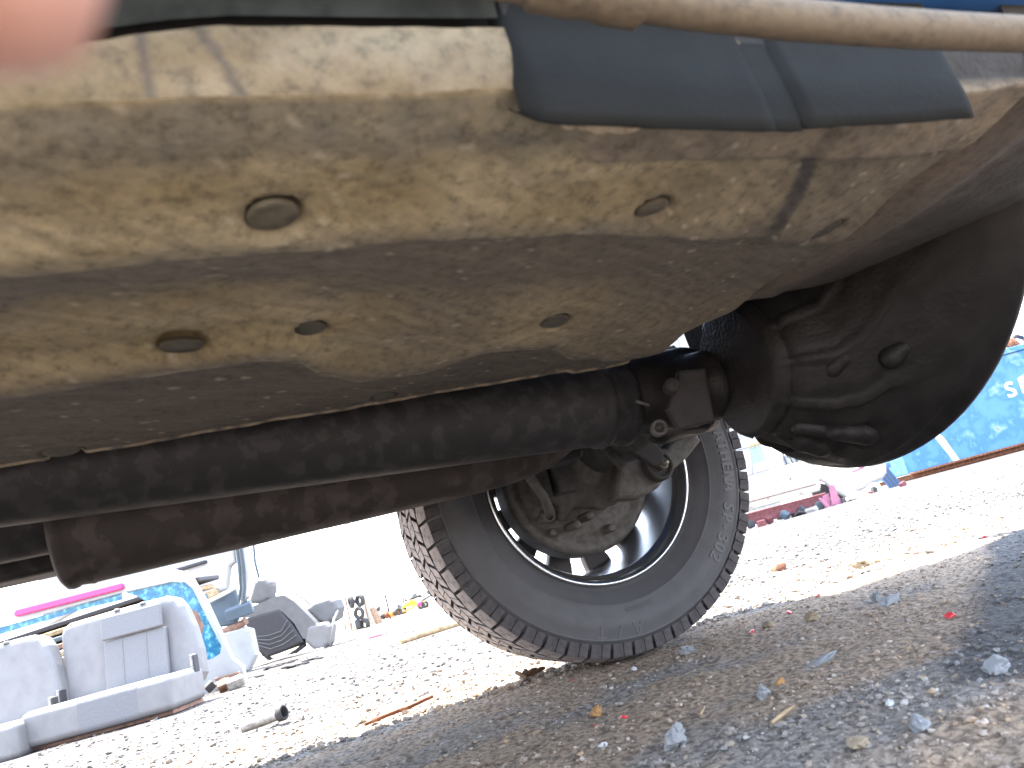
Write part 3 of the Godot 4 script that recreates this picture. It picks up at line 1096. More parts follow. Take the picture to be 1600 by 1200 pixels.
func driveline() -> void:
	# long pipe along the vehicle
	var o := Geo.new()
	var p := []
	for q in 22:
		var t := q / 21.0
		p.append(V(lerpf(-1.2, 0.478, t), lerpf(0.505, 0.396, t ** 0.9), lerpf(0.86, 0.93, t)))
	o.tube(p, 0.0535, 40)
	var pipe := put("front_pipe", o, M.pipe, car)
	o = Geo.new()
	var ax := V(1.0, -0.06, 0.04).normalized()
	o.lathe([[0.0535, -0.01], [0.0575, -0.006], [0.0585, 0.0], [0.057, 0.005], [0.0545, 0.008], [0.0545, 0.028], [0.058, 0.03], [0.0585, 0.04], [0.05, 0.046], [0.03, 0.05], [0.03, 0.09], [0.0, 0.09]], V(0.472, 0.3965, 0.93), ax, 40)
	put("pipe_flange", o, M.pipe, pipe)
	# silencer
	o = Geo.new()
	var prof := [[0.0, -0.012], [0.045, -0.010], [0.070, -0.006], [0.0765, -0.001], [0.0775, 0.004], [0.0765, 0.009], [0.0748, 0.012], [0.0755, 0.02], [0.0765, 0.026], [0.0755, 0.029]]
	for q in 20:
		prof.append([0.0755, 0.03 + 0.50 * q / 19.0])
	prof += [[0.0745, 0.56], [0.071, 0.60], [0.064, 0.635], [0.053, 0.665], [0.042, 0.69], [0.034, 0.72], [0.03, 0.80]]
	o.lathe(prof, V(-0.20, 0.4035, 1.05), V(1.0, 0.012, 0.02), 64, 0.03)
	put("silencer", o, M.muffler, car)
	o = Geo.new()
	o.tube([V(-0.20, 0.412, 1.05), V(-0.40, 0.414, 1.05), V(-0.7, 0.43, 1.03), V(-1.4, 0.45, 1.0)], 0.042, 24)
	put("exhaust_pipe", o, M.pipe, car)
	# frame rail
	o = Geo.new()
	o.box(Vector3(2.6, 0.10, 0.07), V(-0.75, 0.415, 1.20), 0.01)
	put("frame_rail", o, M.pipe, car)
	# collar between pipe and casing, lumps and a cast bracket
	var b := []
	b.append([V(0.50, 0.405, 0.93), V(0.56, 0.40, 0.93), 0.042, 0.05])
	b.append([V(0.545, 0.405, 0.91), V(0.60, 0.405, 0.90), 0.04, 0.045])
	b.append([V(0.53, 0.375, 0.90), V(0.60, 0.36, 0.90), 0.018, 0.022])
	b.append([V(0.55, 0.425, 0.93), V(0.60, 0.43, 0.93), 0.028, 0.026])
	b.append([V(0.55, 0.37, 0.95), V(0.66, 0.365, 0.98), 0.02, 0.028])
	b.append([V(0.60, 0.362, 1.0), V(0.74, 0.372, 1.08), 0.026, 0.022])
	b.append([V(0.578, 0.383, 0.875), V(0.600, 0.378, 0.84), 0.044, 0.048])
	put("coupling", blob(b, 0.006, 140.0), M.casing, car)
	o = Geo.new()
	o.puff(poly([-0.026, -0.034, 0.020, -0.034, 0.030, 0.032, -0.004, 0.037, -0.012, 0.022, -0.033, -0.006]), 0.018, 0.004, T(0.535, 0.358, -0.803, Basis.from_euler(Vector3(0, -0.25, 0))), 2)
	var br := put("cast_bracket", o, M.rusty_dark, car)
	o = Geo.new()
	o.lathe([[0.0, 0.004], [0.005, 0.004], [0.006, 0.016], [0.0095, 0.016], [0.0105, 0.012], [0.0105, -0.02]], V(0.507, 0.337, 0.845), Vector3(-0.5, -0.1, 1), 20)
	put("bracket_bolt", o, M.hub, br)
	o = Geo.new()
	o.lathe([[0.0, 0.012], [0.008, 0.012], [0.0095, 0.009], [0.0095, -0.01]], V(0.514, 0.377, 0.80), Vector3(-0.4, 0, 1), 16)
	put("bracket_bolt", o, M.rusty_dark, br)
	o = Geo.new()
	o.tube([V(0.487, 0.376, 0.845), V(0.505, 0.369, 0.848)], 0.0022, 8)
	put("split_pin", o, M.hub, br)
	# casing that flares into the big bell
	o = Geo.new()
	var pts := PackedVector3Array()
	var ls := [0.590, 0.591, 0.596, 0.606, 0.608, 0.610, 0.615, 0.63, 0.65, 0.66, 0.67, 0.68, 0.69, 0.70, 0.71, 0.72, 0.73, 0.738, 0.745, 0.752, 0.758, 0.766, 0.774, 0.781, 0.786, 0.789, 0.79, 0.7905]
	var rr := [0.0, 0.076, 0.084, 0.086, 0.080, 0.086, 0.093, 0.099, 0.108, 0.118, 0.132, 0.150, 0.172, 0.198, 0.226, 0.252, 0.276, 0.291, 0.303, 0.310, 0.314, 0.3165, 0.315, 0.310, 0.299, 0.26, 0.12, 0.0]
	var sides := 110
	for q in ls.size():
		var l: float = ls[q]
		var ch := ip(l, [0.57, 0.65, 0.67, 0.70, 0.72, 0.75, 1.1], [0.378, 0.376, 0.390, 0.445, 0.49, 0.540, 0.545])
		var cw := ip(l, [0.57, 0.62, 0.68, 0.75, 1.1], [0.79, 0.775, 0.775, 0.777, 0.777])
		for a in sides + 1:
			var t := TAU * (a % sides) / sides
			var r: float = rr[q]
			var rib := pow(maxf(0.0, cos(t * 11.0 + 0.6)), 14.0) * 0.007 * smoothstep(0.598, 0.612, l) * (1.0 - smoothstep(0.70, 0.74, l))
			var lump := (nz.get_noise_3d(cos(t) * 5, sin(t) * 5, l * 14) * 0.016 + nz.get_noise_3d(cos(t) * 14, sin(t) * 14, l * 40) * 0.006) * smoothstep(0.585, 0.63, l) * (1.0 - smoothstep(0.69, 0.755, l))
			r = r * (1.0 + lump * 1.6) + rib
			var across := cos(t) * r
			if across > 0.0:
				across *= lerpf(0.75, 1.0, smoothstep(0.70, 0.75, l)) if l < 0.655 else lerpf(0.45, 1.0, smoothstep(0.72, 0.755, l))
			pts.append(V(l, ch + sin(t) * r, cw + across))
	o.sheet(pts, sides + 1, ls.size())
	var bell := put("gearbox_casing", o, M.casing, car, "dark gearbox casing flaring into a smooth bell")
	for q in [[0.660, 0.345, 0.672], [0.700, 0.335, 0.625]]:
		b = []
		b.append([V(q[0], q[1], q[2]), V(q[0] + 0.022, q[1] - 0.004, q[2] + 0.004), 0.010, 0.008])
		b.append([V(q[0] - 0.01, q[1] - 0.006, q[2] + 0.012), V(q[0] + 0.03, q[1] - 0.008, q[2] + 0.02), 0.013, 0.012])
		put("casting_boss", blob(b, 0.0025, 300.0), M.casing, bell)
	b = []
	b.append([V(0.618, 0.292, 0.765), V(0.640, 0.276, 0.762), 0.010, 0.012])
	b.append([V(0.640, 0.272, 0.762), V(0.664, 0.262, 0.76), 0.010, 0.014])
	b.append([V(0.625, 0.288, 0.74), V(0.66, 0.276, 0.73), 0.009, 0.010])
	b.append([V(0.655, 0.270, 0.72), V(0.70, 0.262, 0.72), 0.008, 0.016])
	put("casting_lug", blob(b, 0.004, 250.0), M.casing, bell)


func body() -> void:
	# everything above that keeps the sky out
	var o := Geo.new()
	o.box(Vector3(2.55, 0.03, 1.47), V(-0.925, 0.515, 1.02), 0.006)
	put("cabin_floor", o, M.casing, car)
	o = Geo.new()
	# painted inner sill above the tube
	var pts := PackedVector3Array()
	for a in 30:
		var l := -2.2 + 3.6 * a / 29.0
		for q in [[0.38, 0.62], [0.38, 0.5], [0.36, 0.49], [0.34, 0.485], [0.295, 0.476], [0.272, 0.474], [0.266, 0.478], [0.262, 0.488], [0.258, 0.54], [0.258, 0.62]]:
			pts.append(V(l, q[1], q[0]))
	o.sheet(pts, 10, 30)
	put("sill", o, M.blue_paint, car, "blue painted sill")
	o = Geo.new()
	o.box(Vector3(2.5, 0.40, 0.03), V(-0.95, 0.815, 0.272), 0.01)
	o.box(Vector3(1.3, 0.42, 0.03), V(0.955, 0.83, 0.272), 0.01)
	put("side_panel", o, M.blue_paint, car)
	o = Geo.new()
	o.box(Vector3(2.5, 0.86, 0.03), V(-0.95, 0.88, 1.745), 0.01)
	put("side_panel", o, M.blue_paint, car)
	o = Geo.new()
	o.box(Vector3(2.3, 0.03, 1.30), V(-1.0, 1.36, 1.0), 0.012)
	for q in [[0.33, 0.12], [1.69, -0.12]]:
		o.box(Vector3(2.4, 0.37, 0.03), V(-0.97, 1.185, q[0]), 0.01, Basis.from_euler(Vector3(q[1], 0, 0)))
	put("roof", o, M.blue_paint, car)
	o = Geo.new()
	o.box(Vector3(1.3, 0.03, 1.5), V(0.955, 1.055, 1.01), 0.012)
	put("bonnet", o, M.blue_paint, car)
	o = Geo.new()
	o.box(Vector3(0.03, 0.80, 1.44), V(0.325, 0.92, 1.01), 0.005)
	put("bulkhead", o, M.casing, car)
	o = Geo.new()
	o.box(Vector3(0.04, 0.5, 1.5), V(1.63, 0.80, 1.01), 0.01)
	put("grille_panel", o, M.blue_paint, car)
	# pipe along the sill
	o = Geo.new()
	var p := []
	for q in 40:
		var l := -0.5 + 2.0 * q / 39.0
		p.append(V(l, 0.4045 + (0.0265 * exp(-(l - 0.16) * 7.5) if l > 0.16 else 0.0265 + (0.16 - l) * 0.17), 0.2325))
	o.tube(p, 0.0092, 24)
	var tb := put("side_pipe", o, M.tube, car, "dusty brown pipe along the sill")
	o = Geo.new()
	o.lathe([[0.0092, -0.03], [0.0118, -0.028], [0.0122, -0.01], [0.0115, 0.0], [0.0128, 0.004], [0.0128, 0.02], [0.0095, 0.024]], V(0.172, 0.4295, 0.2325), V(1, -0.16, 0), 24)
	put("pipe_sleeve", o, M.tube, tb)


func vehicle() -> void:
	car = thing("off_road_vehicle", "blue off-road vehicle seen from beneath, dirt-caked floor, dark driveline and chunky far tyre", "car")
	pan()
	rocker()
	body()
	driveline()
	hub()
	wheel(V(0.68, 0.368, 1.5615), true)


# ------------------------------------------------------------------ wrecks and parts in the yard
func bench(called: String, label: String, d: float, a: float, y: float, turn: float, back: Array, panel: bool) -> void:
	var o := thing(called, label, "car seat", yard(d, a, y), -HEAD + turn, "grey seats standing in front of the hatch")
	var g := Geo.new()
	var lean := Basis.from_euler(Vector3(-0.12, 0, 0))
	g.puff(poly(back), 0.13, 0.035, T(0, 0, -0.06, lean), 4)
	var bk := put("backrest", g, M.vinyl, o)
	g = Geo.new()
	g.box(Vector3(0.715, 0.165, 0.42), Vector3(0.015, 0.055, 0.17), 0.035)
	put("cushion", g, M.vinyl, o)
	if panel:
		g = Geo.new()
		g.box(Vector3(0.325, 0.245, 0.03), Vector3(0.055, 0.255, 0), 0.008, lean)
		put("cloth_panel", g, M.cloth, bk)
		g = Geo.new()
		g.box(Vector3(0.318, 0.118, 0.03), Vector3(0.05, 0.442, -0.001), 0.008, lean)
		put("cloth_panel", g, M.cloth, bk)
		g = Geo.new()
		g.box(Vector3(0.004, 0.24, 0.006), Vector3(-0.01, 0.255, 0.0155), 0.001, lean)
		g.box(Vector3(0.004, 0.24, 0.006), Vector3(0.115, 0.255, 0.0155), 0.001, lean)
		put("piping", g, M.vinyl, bk)
		g = Geo.new()
		g.box(Vector3(0.345, 0.168, 0.422), Vector3(0.075, 0.0555, 0.1705), 0.035)
		put("cushion_panel", g, M.cloth, o)
	for s in [-0.33, 0.355]:
		g = Geo.new()
		g.box(Vector3(0.018, 0.095, 0.05), Vector3(s, 0.155, 0.045), 0.006)
		var hg := put("hinge", g, M.galv, o)
		g = Geo.new()
		g.box(Vector3(0.008, 0.085, 0.054), Vector3(s + 0.013, 0.155, 0.046), 0.002)
		put("hinge_slot", g, M.dark_grey, hg)
	for s in [-0.07, 0.07]:
		g = Geo.new()
		g.lathe([[0.016, 0.0], [0.017, 0.008], [0.010, 0.012], [0.0, 0.012]], Vector3(s + 0.02, 0.523, -0.066), Vector3.UP, 14)
		put("headrest_guide", g, M.vinyl, bk)
	g = Geo.new()
	g.box(Vector3(0.66, 0.02, 0.36), Vector3(0.015, -0.035, 0.14), 0.004)
	put("base_frame", g, M.brown_card, o)


func seats() -> void:
	var out := [-0.35, 0.06, -0.36, 0.47, -0.345, 0.507, -0.31, 0.525, -0.1, 0.532, 0.15, 0.535, 0.22, 0.533, 0.265, 0.515, 0.30, 0.46, 0.335, 0.35, 0.36, 0.22, 0.365, 0.1, 0.34, 0.06]
	bench("bench_seat", "pale grey bench seat with a lighter cloth panel, whole in view before the tailgate", 4.1, -2.31, 0.045, 0.05, out, true)
	bench("bench_seat", "plain grey vinyl bench seat at the left edge, cut off by the frame", 3.98, -2.985, 0.02, 0.06, out, false)


func hatch() -> void:
	var o := thing("tailgate", "white tailgate leaning behind the bench seats, its blue-tinted window smashed", "car tailgate", yard(5.05, -2.9, 0.0), -HEAD)
	var ox := -2.9
	var c := CSGPolygon3D.new()
	c.polygon = poly([-3.95, 0.80, -3.77, 0.87, -3.591, 0.90, -2.949, 0.872, -2.47, 0.815, -2.39, 0.775, -2.34, 0.71, -2.271, 0.533, -2.17, 0.17, -2.11, 0.10, -2.11, 0.0, -3.95, 0.0], 1.0, ox)
	c.depth = 0.05
	c.name = "frame"
	var hole := CSGPolygon3D.new()
	hole.operation = CSGShape3D.OPERATION_SUBTRACTION
	hole.polygon = poly([-3.8, 0.74, -3.611, 0.748, -2.794, 0.75, -2.47, 0.735, -2.39, 0.71, -2.345, 0.655, -2.27, 0.411, -2.219, 0.258, -2.235, 0.215, -2.29, 0.197, -3.8, 0.197], 1.0, ox)
	hole.depth = 0.2
	hole.position.z = 0.05
	hole.name = "window_opening"
	c.add_child(hole)
	c.material = M.white_paint
	c.position.z = 0.02
	o.add_child(c)
	# broken pane left round the edge
	var g := Geo.new()
	for s in [[-2.80, 0.748, -2.47, 0.733, -2.392, 0.708, -2.347, 0.652, -2.272, 0.411, -2.32, 0.41, -2.345, 0.50, -2.40, 0.545, -2.43, 0.60, -2.49, 0.625, -2.53, 0.665, -2.585, 0.62, -2.66, 0.645, -2.72, 0.70],
			[-2.273, 0.409, -2.221, 0.258, -2.237, 0.217, -2.29, 0.199, -2.42, 0.199, -2.41, 0.26, -2.37, 0.31, -2.335, 0.37, -2.325, 0.409],
			[-3.75, 0.74, -2.82, 0.749, -2.82, 0.705, -3.1, 0.712, -3.75, 0.69]]:
		g.puff(poly(s, 1.0, ox), 0.006, 0.001, T(0, 0, -0.005), 1)
	put("broken_window", g, M.blue_glass, o, "shards of blue tinted glass left in the window")
	g = Geo.new()
	g.puff(poly([-3.515, 0.800, -3.50, 0.815, -2.795, 0.807, -2.785, 0.795, -2.785, 0.775, -2.795, 0.767, -3.50, 0.773, -3.515, 0.785], 1.0, ox), 0.024, 0.006, T(0, 0, 0.034))
	put("brake_light", g, M.red_lens, o, "long pinkish red high brake light")
	g = Geo.new()
	g.puff(poly([-3.68, 0.84, -3.655, 0.845, -3.65, 0.825, -3.675, 0.82], 1.0, ox), 0.02, 0.004, T(0, 0, 0.03))
	put("washer_nozzle", g, M.trim_grey, o)
	g = Geo.new()
	g.box(Vector3(0.16, 0.10, 0.03), Vector3(0.70, 0.03, 0.04), 0.006)
	put("corner_trim", g, M.brown_card, o)
	# what shows through the smashed window
	var w := thing("roof_lining", "stack of tan and grey trim boards behind the smashed tailgate window", "car trim", yard(5.5, -3.4, 0.0), -HEAD)
	g = Geo.new()
	for k in 5:
		g = Geo.new()
		g.box(Vector3(1.55, 0.035, 0.5), Vector3(-0.1 + 0.04 * k, 0.50 + k * 0.055, -0.1 - 0.03 * k), 0.01, Basis.from_euler(Vector3(0.05, 0.03 * k, 0.02 + 0.012 * k)))
		put("trim_board", g, [M.tan_card, M.brown_card, M.trim_grey, M.tan_card, M.dark_grey][k], w)
	g = Geo.new()
	g.puff(poly([0.62, 0.0, 0.90, 0.0, 0.92, 0.45, 0.80, 0.60, 0.66, 0.56]), 0.04, 0.01, T(0, 0, 0.0))
	put("trim_board", g, M.brown_card, w)
	g = Geo.new()
	g.box(Vector3(1.2, 0.45, 0.3), Vector3(-0.2, 0.24, -0.1), 0.03)
	put("trim_box", g, M.brown_card, w)
	# junk by its foot
	var j := thing("scrap_bracket", "small heap of broken dark brackets at the tailgate's lower right corner", "scrap", yard(4.7, -2.06, 0.0), -HEAD)
	for k in 6:
		g = Geo.new()
		g.box(Vector3(rng.randf_range(0.05, 0.1), rng.randf_range(0.03, 0.07), rng.randf_range(0.03, 0.08)), Vector3(-0.1 + 0.035 * k, 0.03 + rng.randf() * 0.02, rng.randf_range(-0.1, 0.1)), 0.008, Basis.from_euler(Vector3(rng.randf(), rng.randf(), rng.randf() * 0.6)))
		put("scrap_piece", g, [M.dark_grey, M.white_paint, M.trim_grey, M.brown_card, M.dark_grey, M.galv][k], j)


func cab() -> void:
	var o := thing("white_car_body", "cut white car body behind the tailgate, open door pillar with grey seals", "car body", yard(7.4, -3.2, 0.0), -HEAD)
	var ox := -3.2
	var g := Geo.new()
	g.puff(poly([-4.9, 0.85, -4.4, 1.0, -3.9, 1.02, -3.46, 1.05, -3.42, 0.80, -3.39, 0.785, -3.24, 0.75, -3.11, 0.775, -3.05, 0.97, -2.99, 1.0, -2.95, 1.5, -4.9, 1.5], 1.0, ox), 0.10, 0.03, T(0, 0, 0), 3)
	put("body_side", g, M.white_paint, o)
	g = Geo.new()
	g.puff(poly([-3.01, 0.60, -2.94, 0.66, -2.885, 0.90, -2.85, 1.5, -2.965, 1.5, -2.985, 1.0], 1.0, ox), 0.12, 0.02, T(0, 0, -0.02), 3)
	put("door_pillar", g, M.white_paint, o)
	g = Geo.new()
	for k in 2:
		g.tube([Vector3(0.19 + 0.045 * k, 0.63, 0.06), Vector3(0.225 + 0.045 * k, 0.75, 0.06), Vector3(0.25 + 0.04 * k, 0.95, 0.06), Vector3(0.27 + 0.035 * k, 1.5, 0.06)], 0.012, 8)
	put("door_seal", g, M.seal, o)
	g = Geo.new()
	g.tube([Vector3(0.40, 1.5, 0.02), Vector3(0.405, 1.12, 0.02), Vector3(0.39, 0.95, 0.02), Vector3(0.402, 0.80, 0.02)], 0.012, 8)
	put("belt_strap", g, M.seal, o)
	g = Geo.new()
	g.puff(poly([-3.40, 0.70, -3.36, 0.56, -3.27, 0.45, -3.12, 0.44, -3.06, 0.58, -3.08, 0.77, -3.2, 0.74], 1.0, ox), 0.08, 0.02, T(0, 0, -0.09))
	put("inner_trim", g, M.trim_grey, o)
	g = Geo.new()
	g.box(Vector3(0.24, 0.11, 0.14), Vector3(0.17, 0.55, 0.03), 0.015, Basis.from_euler(Vector3(0.2, 0.3, 0.12)))
	put("trim_box", g, M.trim_grey, o)
	g = Geo.new()
	g.box(Vector3(0.16, 0.07, 0.05), Vector3(-0.06, 0.765, 0.08), 0.01, Basis.from_euler(Vector3(0, 0, 0.2)))
	put("trim_flap", g, M.tan_card, o)
	g = Geo.new()
	g.tube([Vector3(-0.2, 0.44, -0.05), Vector3(-0.1, 0.40, -0.05), Vector3(0.12, 0.42, -0.02), Vector3(0.2, 0.45, 0.0)], 0.035, 12)
	put("sill_rail", g, M.brown_card, o)
	g = Geo.new()
	g.puff(poly([-3.4, 0.0, -3.05, 0.0, -2.95, 0.12, -2.96, 0.36, -3.05, 0.41, -3.3, 0.40], 1.0, ox), 0.10, 0.03, T(0, 0, -0.05), 3)
	put("wheel_arch_panel", g, M.white_paint, o)
	g = Geo.new()
	g.box(Vector3(1.1, 0.03, 0.05), Vector3(-0.6, 1.06, 0.07), 0.008, Basis.from_euler(Vector3(0, 0, 0.03)))
	put("roof_trim", g, M.dark_grey, o)


func reclined_seat() -> void:
	var o := thing("tipped_seat", "grey front seat tipped on its back with a net pocket, beside the cut car body", "car seat", yard(8.45, -3.0, -0.02), -HEAD)
	var ox := -3.0
	var g := Geo.new()
	g.puff(poly([-3.36, 0.67, -3.25, 0.88, -3.20, 0.905, -3.12, 0.885, -3.07, 0.83, -3.065, 0.78, -3.11, 0.66, -3.2, 0.63], 1.0, ox), 0.22, 0.05, T(0, 0, -0.05), 4)
	put("headrest", g, M.grey_seat, o)
	g = Geo.new()
	g.puff(poly([-3.42, 0.54, -3.30, 0.62, -3.0, 0.665, -2.92, 0.655, -2.83, 0.57, -2.74, 0.44, -2.66, 0.32, -2.62, 0.25, -2.72, 0.14, -2.80, 0.17, -2.86, 0.34, -2.97, 0.50, -3.2, 0.50], 1.0, ox), 0.42, 0.06, T(0, 0, -0.05), 4)
	put("backrest", g, M.grey_seat, o)
	g = Geo.new()
	g.puff(poly([-3.39, 0.52, -3.2, 0.525, -2.99, 0.525, -2.89, 0.36, -2.81, 0.18, -2.80, 0.13, -2.98, 0.10, -3.2, 0.08, -3.26, 0.16, -3.33, 0.34], 1.0, ox), 0.40, 0.03, T(0, 0, -0.02), 3)
	var sh := put("seat_back_shell", g, M.dark_grey, o)
	g = Geo.new()
	for k in 4:
		var y := 0.37 - 0.045 * k
		g.tube([Vector3(-0.26, 0.31 - 0.03 * k, 0.19), Vector3(-0.14, y - 0.08, 0.20), Vector3(0.0, y - 0.07, 0.20), Vector3(0.09 + 0.02 * k, 0.40 - 0.06 * k, 0.19)], 0.005, 6)
	put("net_pocket", g, M.grey_seat, sh)
	g = Geo.new()
	g.tube([Vector3(-0.34, 0.33, 0.10), Vector3(-0.25, 0.12, 0.12), Vector3(-0.18, 0.035, 0.1), Vector3(-0.03, 0.02, 0.1), Vector3(0.2, 0.11, 0.1)], 0.022, 10)
	put("seat_frame", g, M.dark_grey, o)
	g = Geo.new()
	g.puff(poly([-2.79, 0.13, -2.75, 0.26, -2.70, 0.285, -2.54, 0.275, -2.50, 0.22, -2.55, 0.06, -2.61, 0.0, -2.70, 0.02], 1.0, ox), 0.30, 0.04, T(0, 0, 0.02), 4)
	put("bolster", g, M.vinyl, o)
	g = Geo.new()
	g.puff(poly([-2.78, 0.46, -2.66, 0.51, -2.50, 0.515, -2.44, 0.47, -2.42, 0.38, -2.47, 0.27, -2.58, 0.24, -2.66, 0.30], 1.0, ox), 0.34, 0.05, T(0, 0, -0.15), 4)
	put("seat_cushion", g, M.grey_seat, o)
	g = Geo.new()
	g.tube([Vector3(0.56, 0.36, -0.02), Vector3(0.53, 0.28, 0.06), Vector3(0.46, 0.12, 0.08), Vector3(0.42, 0.0, 0.08)], 0.016, 8)
	put("seat_rail", g, M.galv, o)
	g = Geo.new()
	g.box(Vector3(0.05, 0.06, 0.05), Vector3(0.43, 0.01, 0.1), 0.015)
	g.box(Vector3(0.05, 0.06, 0.05), Vector3(-0.06, 0.0, 0.12), 0.015)
	put("rail_foot", g, M.dark_grey, o)
	var s := thing("scrap_rail", "thin pale metal rail lying on the ground under the tipped seat", "rail", yard(8.0, -3.0, 0.0), -HEAD)
	g = Geo.new()
	g.tube([Vector3(-0.32, 0.0, 0), Vector3(0.05, 0.02, 0), Vector3(0.42, 0.0, -0.2)], 0.014, 8)
	put("bar", g, M.galv, s)
	# shattered black scraps lying before it
	for k in 14:
		g = Geo.new()
		g.box(Vector3(rng.randf_range(0.05, 0.16), 0.012, rng.randf_range(0.02, 0.05)), Vector3.ZERO, 0.003)
		var e := put("trim_scrap", g, M.dark_grey)
		e.position = yard(rng.randf_range(5.4, 6.9), 0, 0.008)
		e.position += Vector3(cos(HEAD), 0, sin(HEAD)) * (-0.365 * e.position.length() + rng.randf_range(-0.2, 0.25))
		e.rotation = Vector3(rng.randf_range(-0.1, 0.1), rng.randf() * TAU, rng.randf_range(-0.12, 0.12))
		tag(e, "thin dark scrap of trim on the ground before the tipped seat", "scrap", "dark trim scraps before the tipped seat")


func truck() -> void:
	var k := 1.25
	var ox := 3.0
	var o := thing("white_truck", "cream white truck cab on the ground, seen between tyre and gearbox", "truck", yard(12.5, ox * k, 0.207 - 0.207 * k), -HEAD)
	var g := Geo.new()
	g.puff(poly([2.1, 0.232, 3.385, 0.245, 3.42, 0.30, 3.44, 0.60, 3.372, 0.632, 2.1, 0.628], k, ox), 0.10, 0.02, T(0, 0, 0.05), 3)
	var pn := put("door_panel", g, M.cream_paint, o)
	g = Geo.new()
	g.box(Vector3(1.6, 0.012, 0.012), Vector3(-0.35, 0.338 * k, 0.10), 0.002)
	put("rub_strip", g, M.rust, pn)
	g = Geo.new()
	g.puff(poly([2.1, 1.0, 2.72, 1.0, 3.04, 0.992, 3.05, 1.04, 2.6, 1.12, 2.1, 1.12], k, ox), 0.08, 0.02, T(0, 0, 0.0), 2)
	g.puff(poly([2.1, 0.64, 2.66, 0.66, 2.70, 0.80, 2.715, 0.998, 2.1, 0.998], k, ox), 0.08, 0.02, T(0, 0, 0.0), 2)
	g.puff(poly([3.045, 1.03, 3.04, 0.985, 3.15, 0.80, 3.21, 0.66, 3.30, 0.66, 3.20, 0.85], k, ox), 0.08, 0.015, T(0, 0, 0.0), 2)
	put("cab_frame", g, M.white_paint, o)
	g = Geo.new()
	g.puff(poly([2.705, 0.79, 2.74, 0.99, 3.02, 0.985, 2.93, 0.80], k, ox), 0.01, 0.003, T(0, 0, -0.01), 1)
	put("window_pane", g, M.pane, o)
	g = Geo.new()
	g.puff(poly([2.66, 0.66, 3.18, 0.66, 3.16, 0.785, 2.70, 0.785], k, ox), 0.06, 0.02, T(0, 0, -0.01), 2)
	put("door_top", g, M.white_paint, o)
	g = Geo.new()
	g.puff(poly([2.72, 1.0, 3.03, 0.995, 3.0, 1.035, 2.74, 1.04], k, ox), 0.03, 0.008, T(0, 0, 0.06), 2)
	put("sun_visor", g, M.tan_card, o)
	g = Geo.new()
	for q in 3:
		g.tube([Vector3((3.10 + 0.06 * q - ox) * k, 0.98 * k, 0.06), Vector3((3.11 + 0.07 * q - ox) * k, 0.66 * k, 0.06)], 0.014, 8)
	put("pillar_seal", g, M.seal, o)
	g = Geo.new()
	g.box(Vector3(1.9, 0.20, 0.5), Vector3(-0.35, 0.165, -0.25), 0.02)
	put("chassis", g, M.maroon, o)
	g = Geo.new()
	for q in 5:
		g = Geo.new()
		g.box(Vector3(0.12, 0.12, 0.14), Vector3(-0.7 + 0.28 * q, 0.09, 0.02 + 0.03 * (q % 2)), 0.03, Basis.from_euler(Vector3(0.3 * q, 0.4 * q, 0.2)))
		put("underbody_part", g, [M.dark_grey, M.maroon, M.trim_grey, M.dark_grey, M.seal][q], o)
	# purple-red flap
	var f := thing("torn_flap", "purplish red torn panel hanging at the truck's right end", "car panel", yard(12.35, 3.50 * k, 0.207 - 0.207 * k), -HEAD)
	g = Geo.new()
	g.puff(poly([-0.07, 0.05, 0.02, 0.02, 0.11, 0.03, 0.075, 0.17, 0.075, 0.34, 0.0, 0.36]), 0.05, 0.015, T(0, 0, 0), 2)
	g.puff(poly([-0.24, 0.20, -0.20, 0.21, -0.085, 0.02, -0.16, 0.0]), 0.04, 0.012, T(0, 0, 0.03), 2)
	g.puff(poly([-0.17, 0.10, -0.06, 0.04, -0.03, 0.24, -0.14, 0.22]), 0.02, 0.006, T(0, 0, -0.05), 2)
	put("panel", g, M.purple, f)
	# fender
	f = thing("white_fender", "white front fender with curved wheel arch, right of the cream truck cab", "car fender", yard(12.9, 3.65 * k, 0.207 - 0.207 * k), -HEAD)
	g = Geo.new()
	g.puff(poly([3.46, 0.48, 3.64, 0.46, 3.785, 0.40, 3.92, 0.33, 4.02, 0.345, 4.06, 0.30, 4.02, 0.20, 3.93, 0.09, 3.875, 0.05, 3.80, 0.076, 3.699, 0.186, 3.608, 0.33, 3.50, 0.42], k, 3.65), 0.10, 0.035, T(0, 0, 0), 3)
	put("panel", g, M.white_paint, f)
	g = Geo.new()
	g.puff(poly([3.46, 0.03, 3.9, 0.03, 3.88, 0.2, 3.46, 0.42], k, 3.65), 0.1, 0.01, T(0, 0, -0.2), 2)
	put("inner_arch", g, M.black_rubber, f)
	g = Geo.new()
	g.box(Vector3(0.42, 0.03, 0.03), Vector3(-0.02, 0.13, 0.0), 0.006, Basis.from_euler(Vector3(0, 0.2, -0.55)))
	put("strut", g, M.tan_card, f)
	# bumper beyond
	f = thing("white_bumper", "white plastic bumper half lying between the fender and the blue container", "car bumper", yard(13.6, 5.50, -0.03), -HEAD)
	g = Geo.new()
	g.puff(poly([4.25, 0.20, 4.30, 0.33, 4.50, 0.38, 4.56, 0.445, 4.775, 0.42, 4.79, 0.36, 4.752, 0.24, 4.66, 0.17, 4.50, 0.16, 4.36, 0.10, 4.28, 0.10], 1.22, 4.5), 0.16, 0.05, T(0, 0, 0), 4)
	put("shell", g, M.white_paint, f)
	g = Geo.new()
	g.box(Vector3(0.22, 0.05, 0.05), Vector3(-0.12, 0.47, 0.0), 0.01, Basis.from_euler(Vector3(0, 0, 0.15)))
	put("red_strip", g, M.purple, f)
	f = thing("radiator_grille", "dark blue slatted grille leaning against the container's left end", "car grille", yard(14.0, 5.98, -0.03), -HEAD)
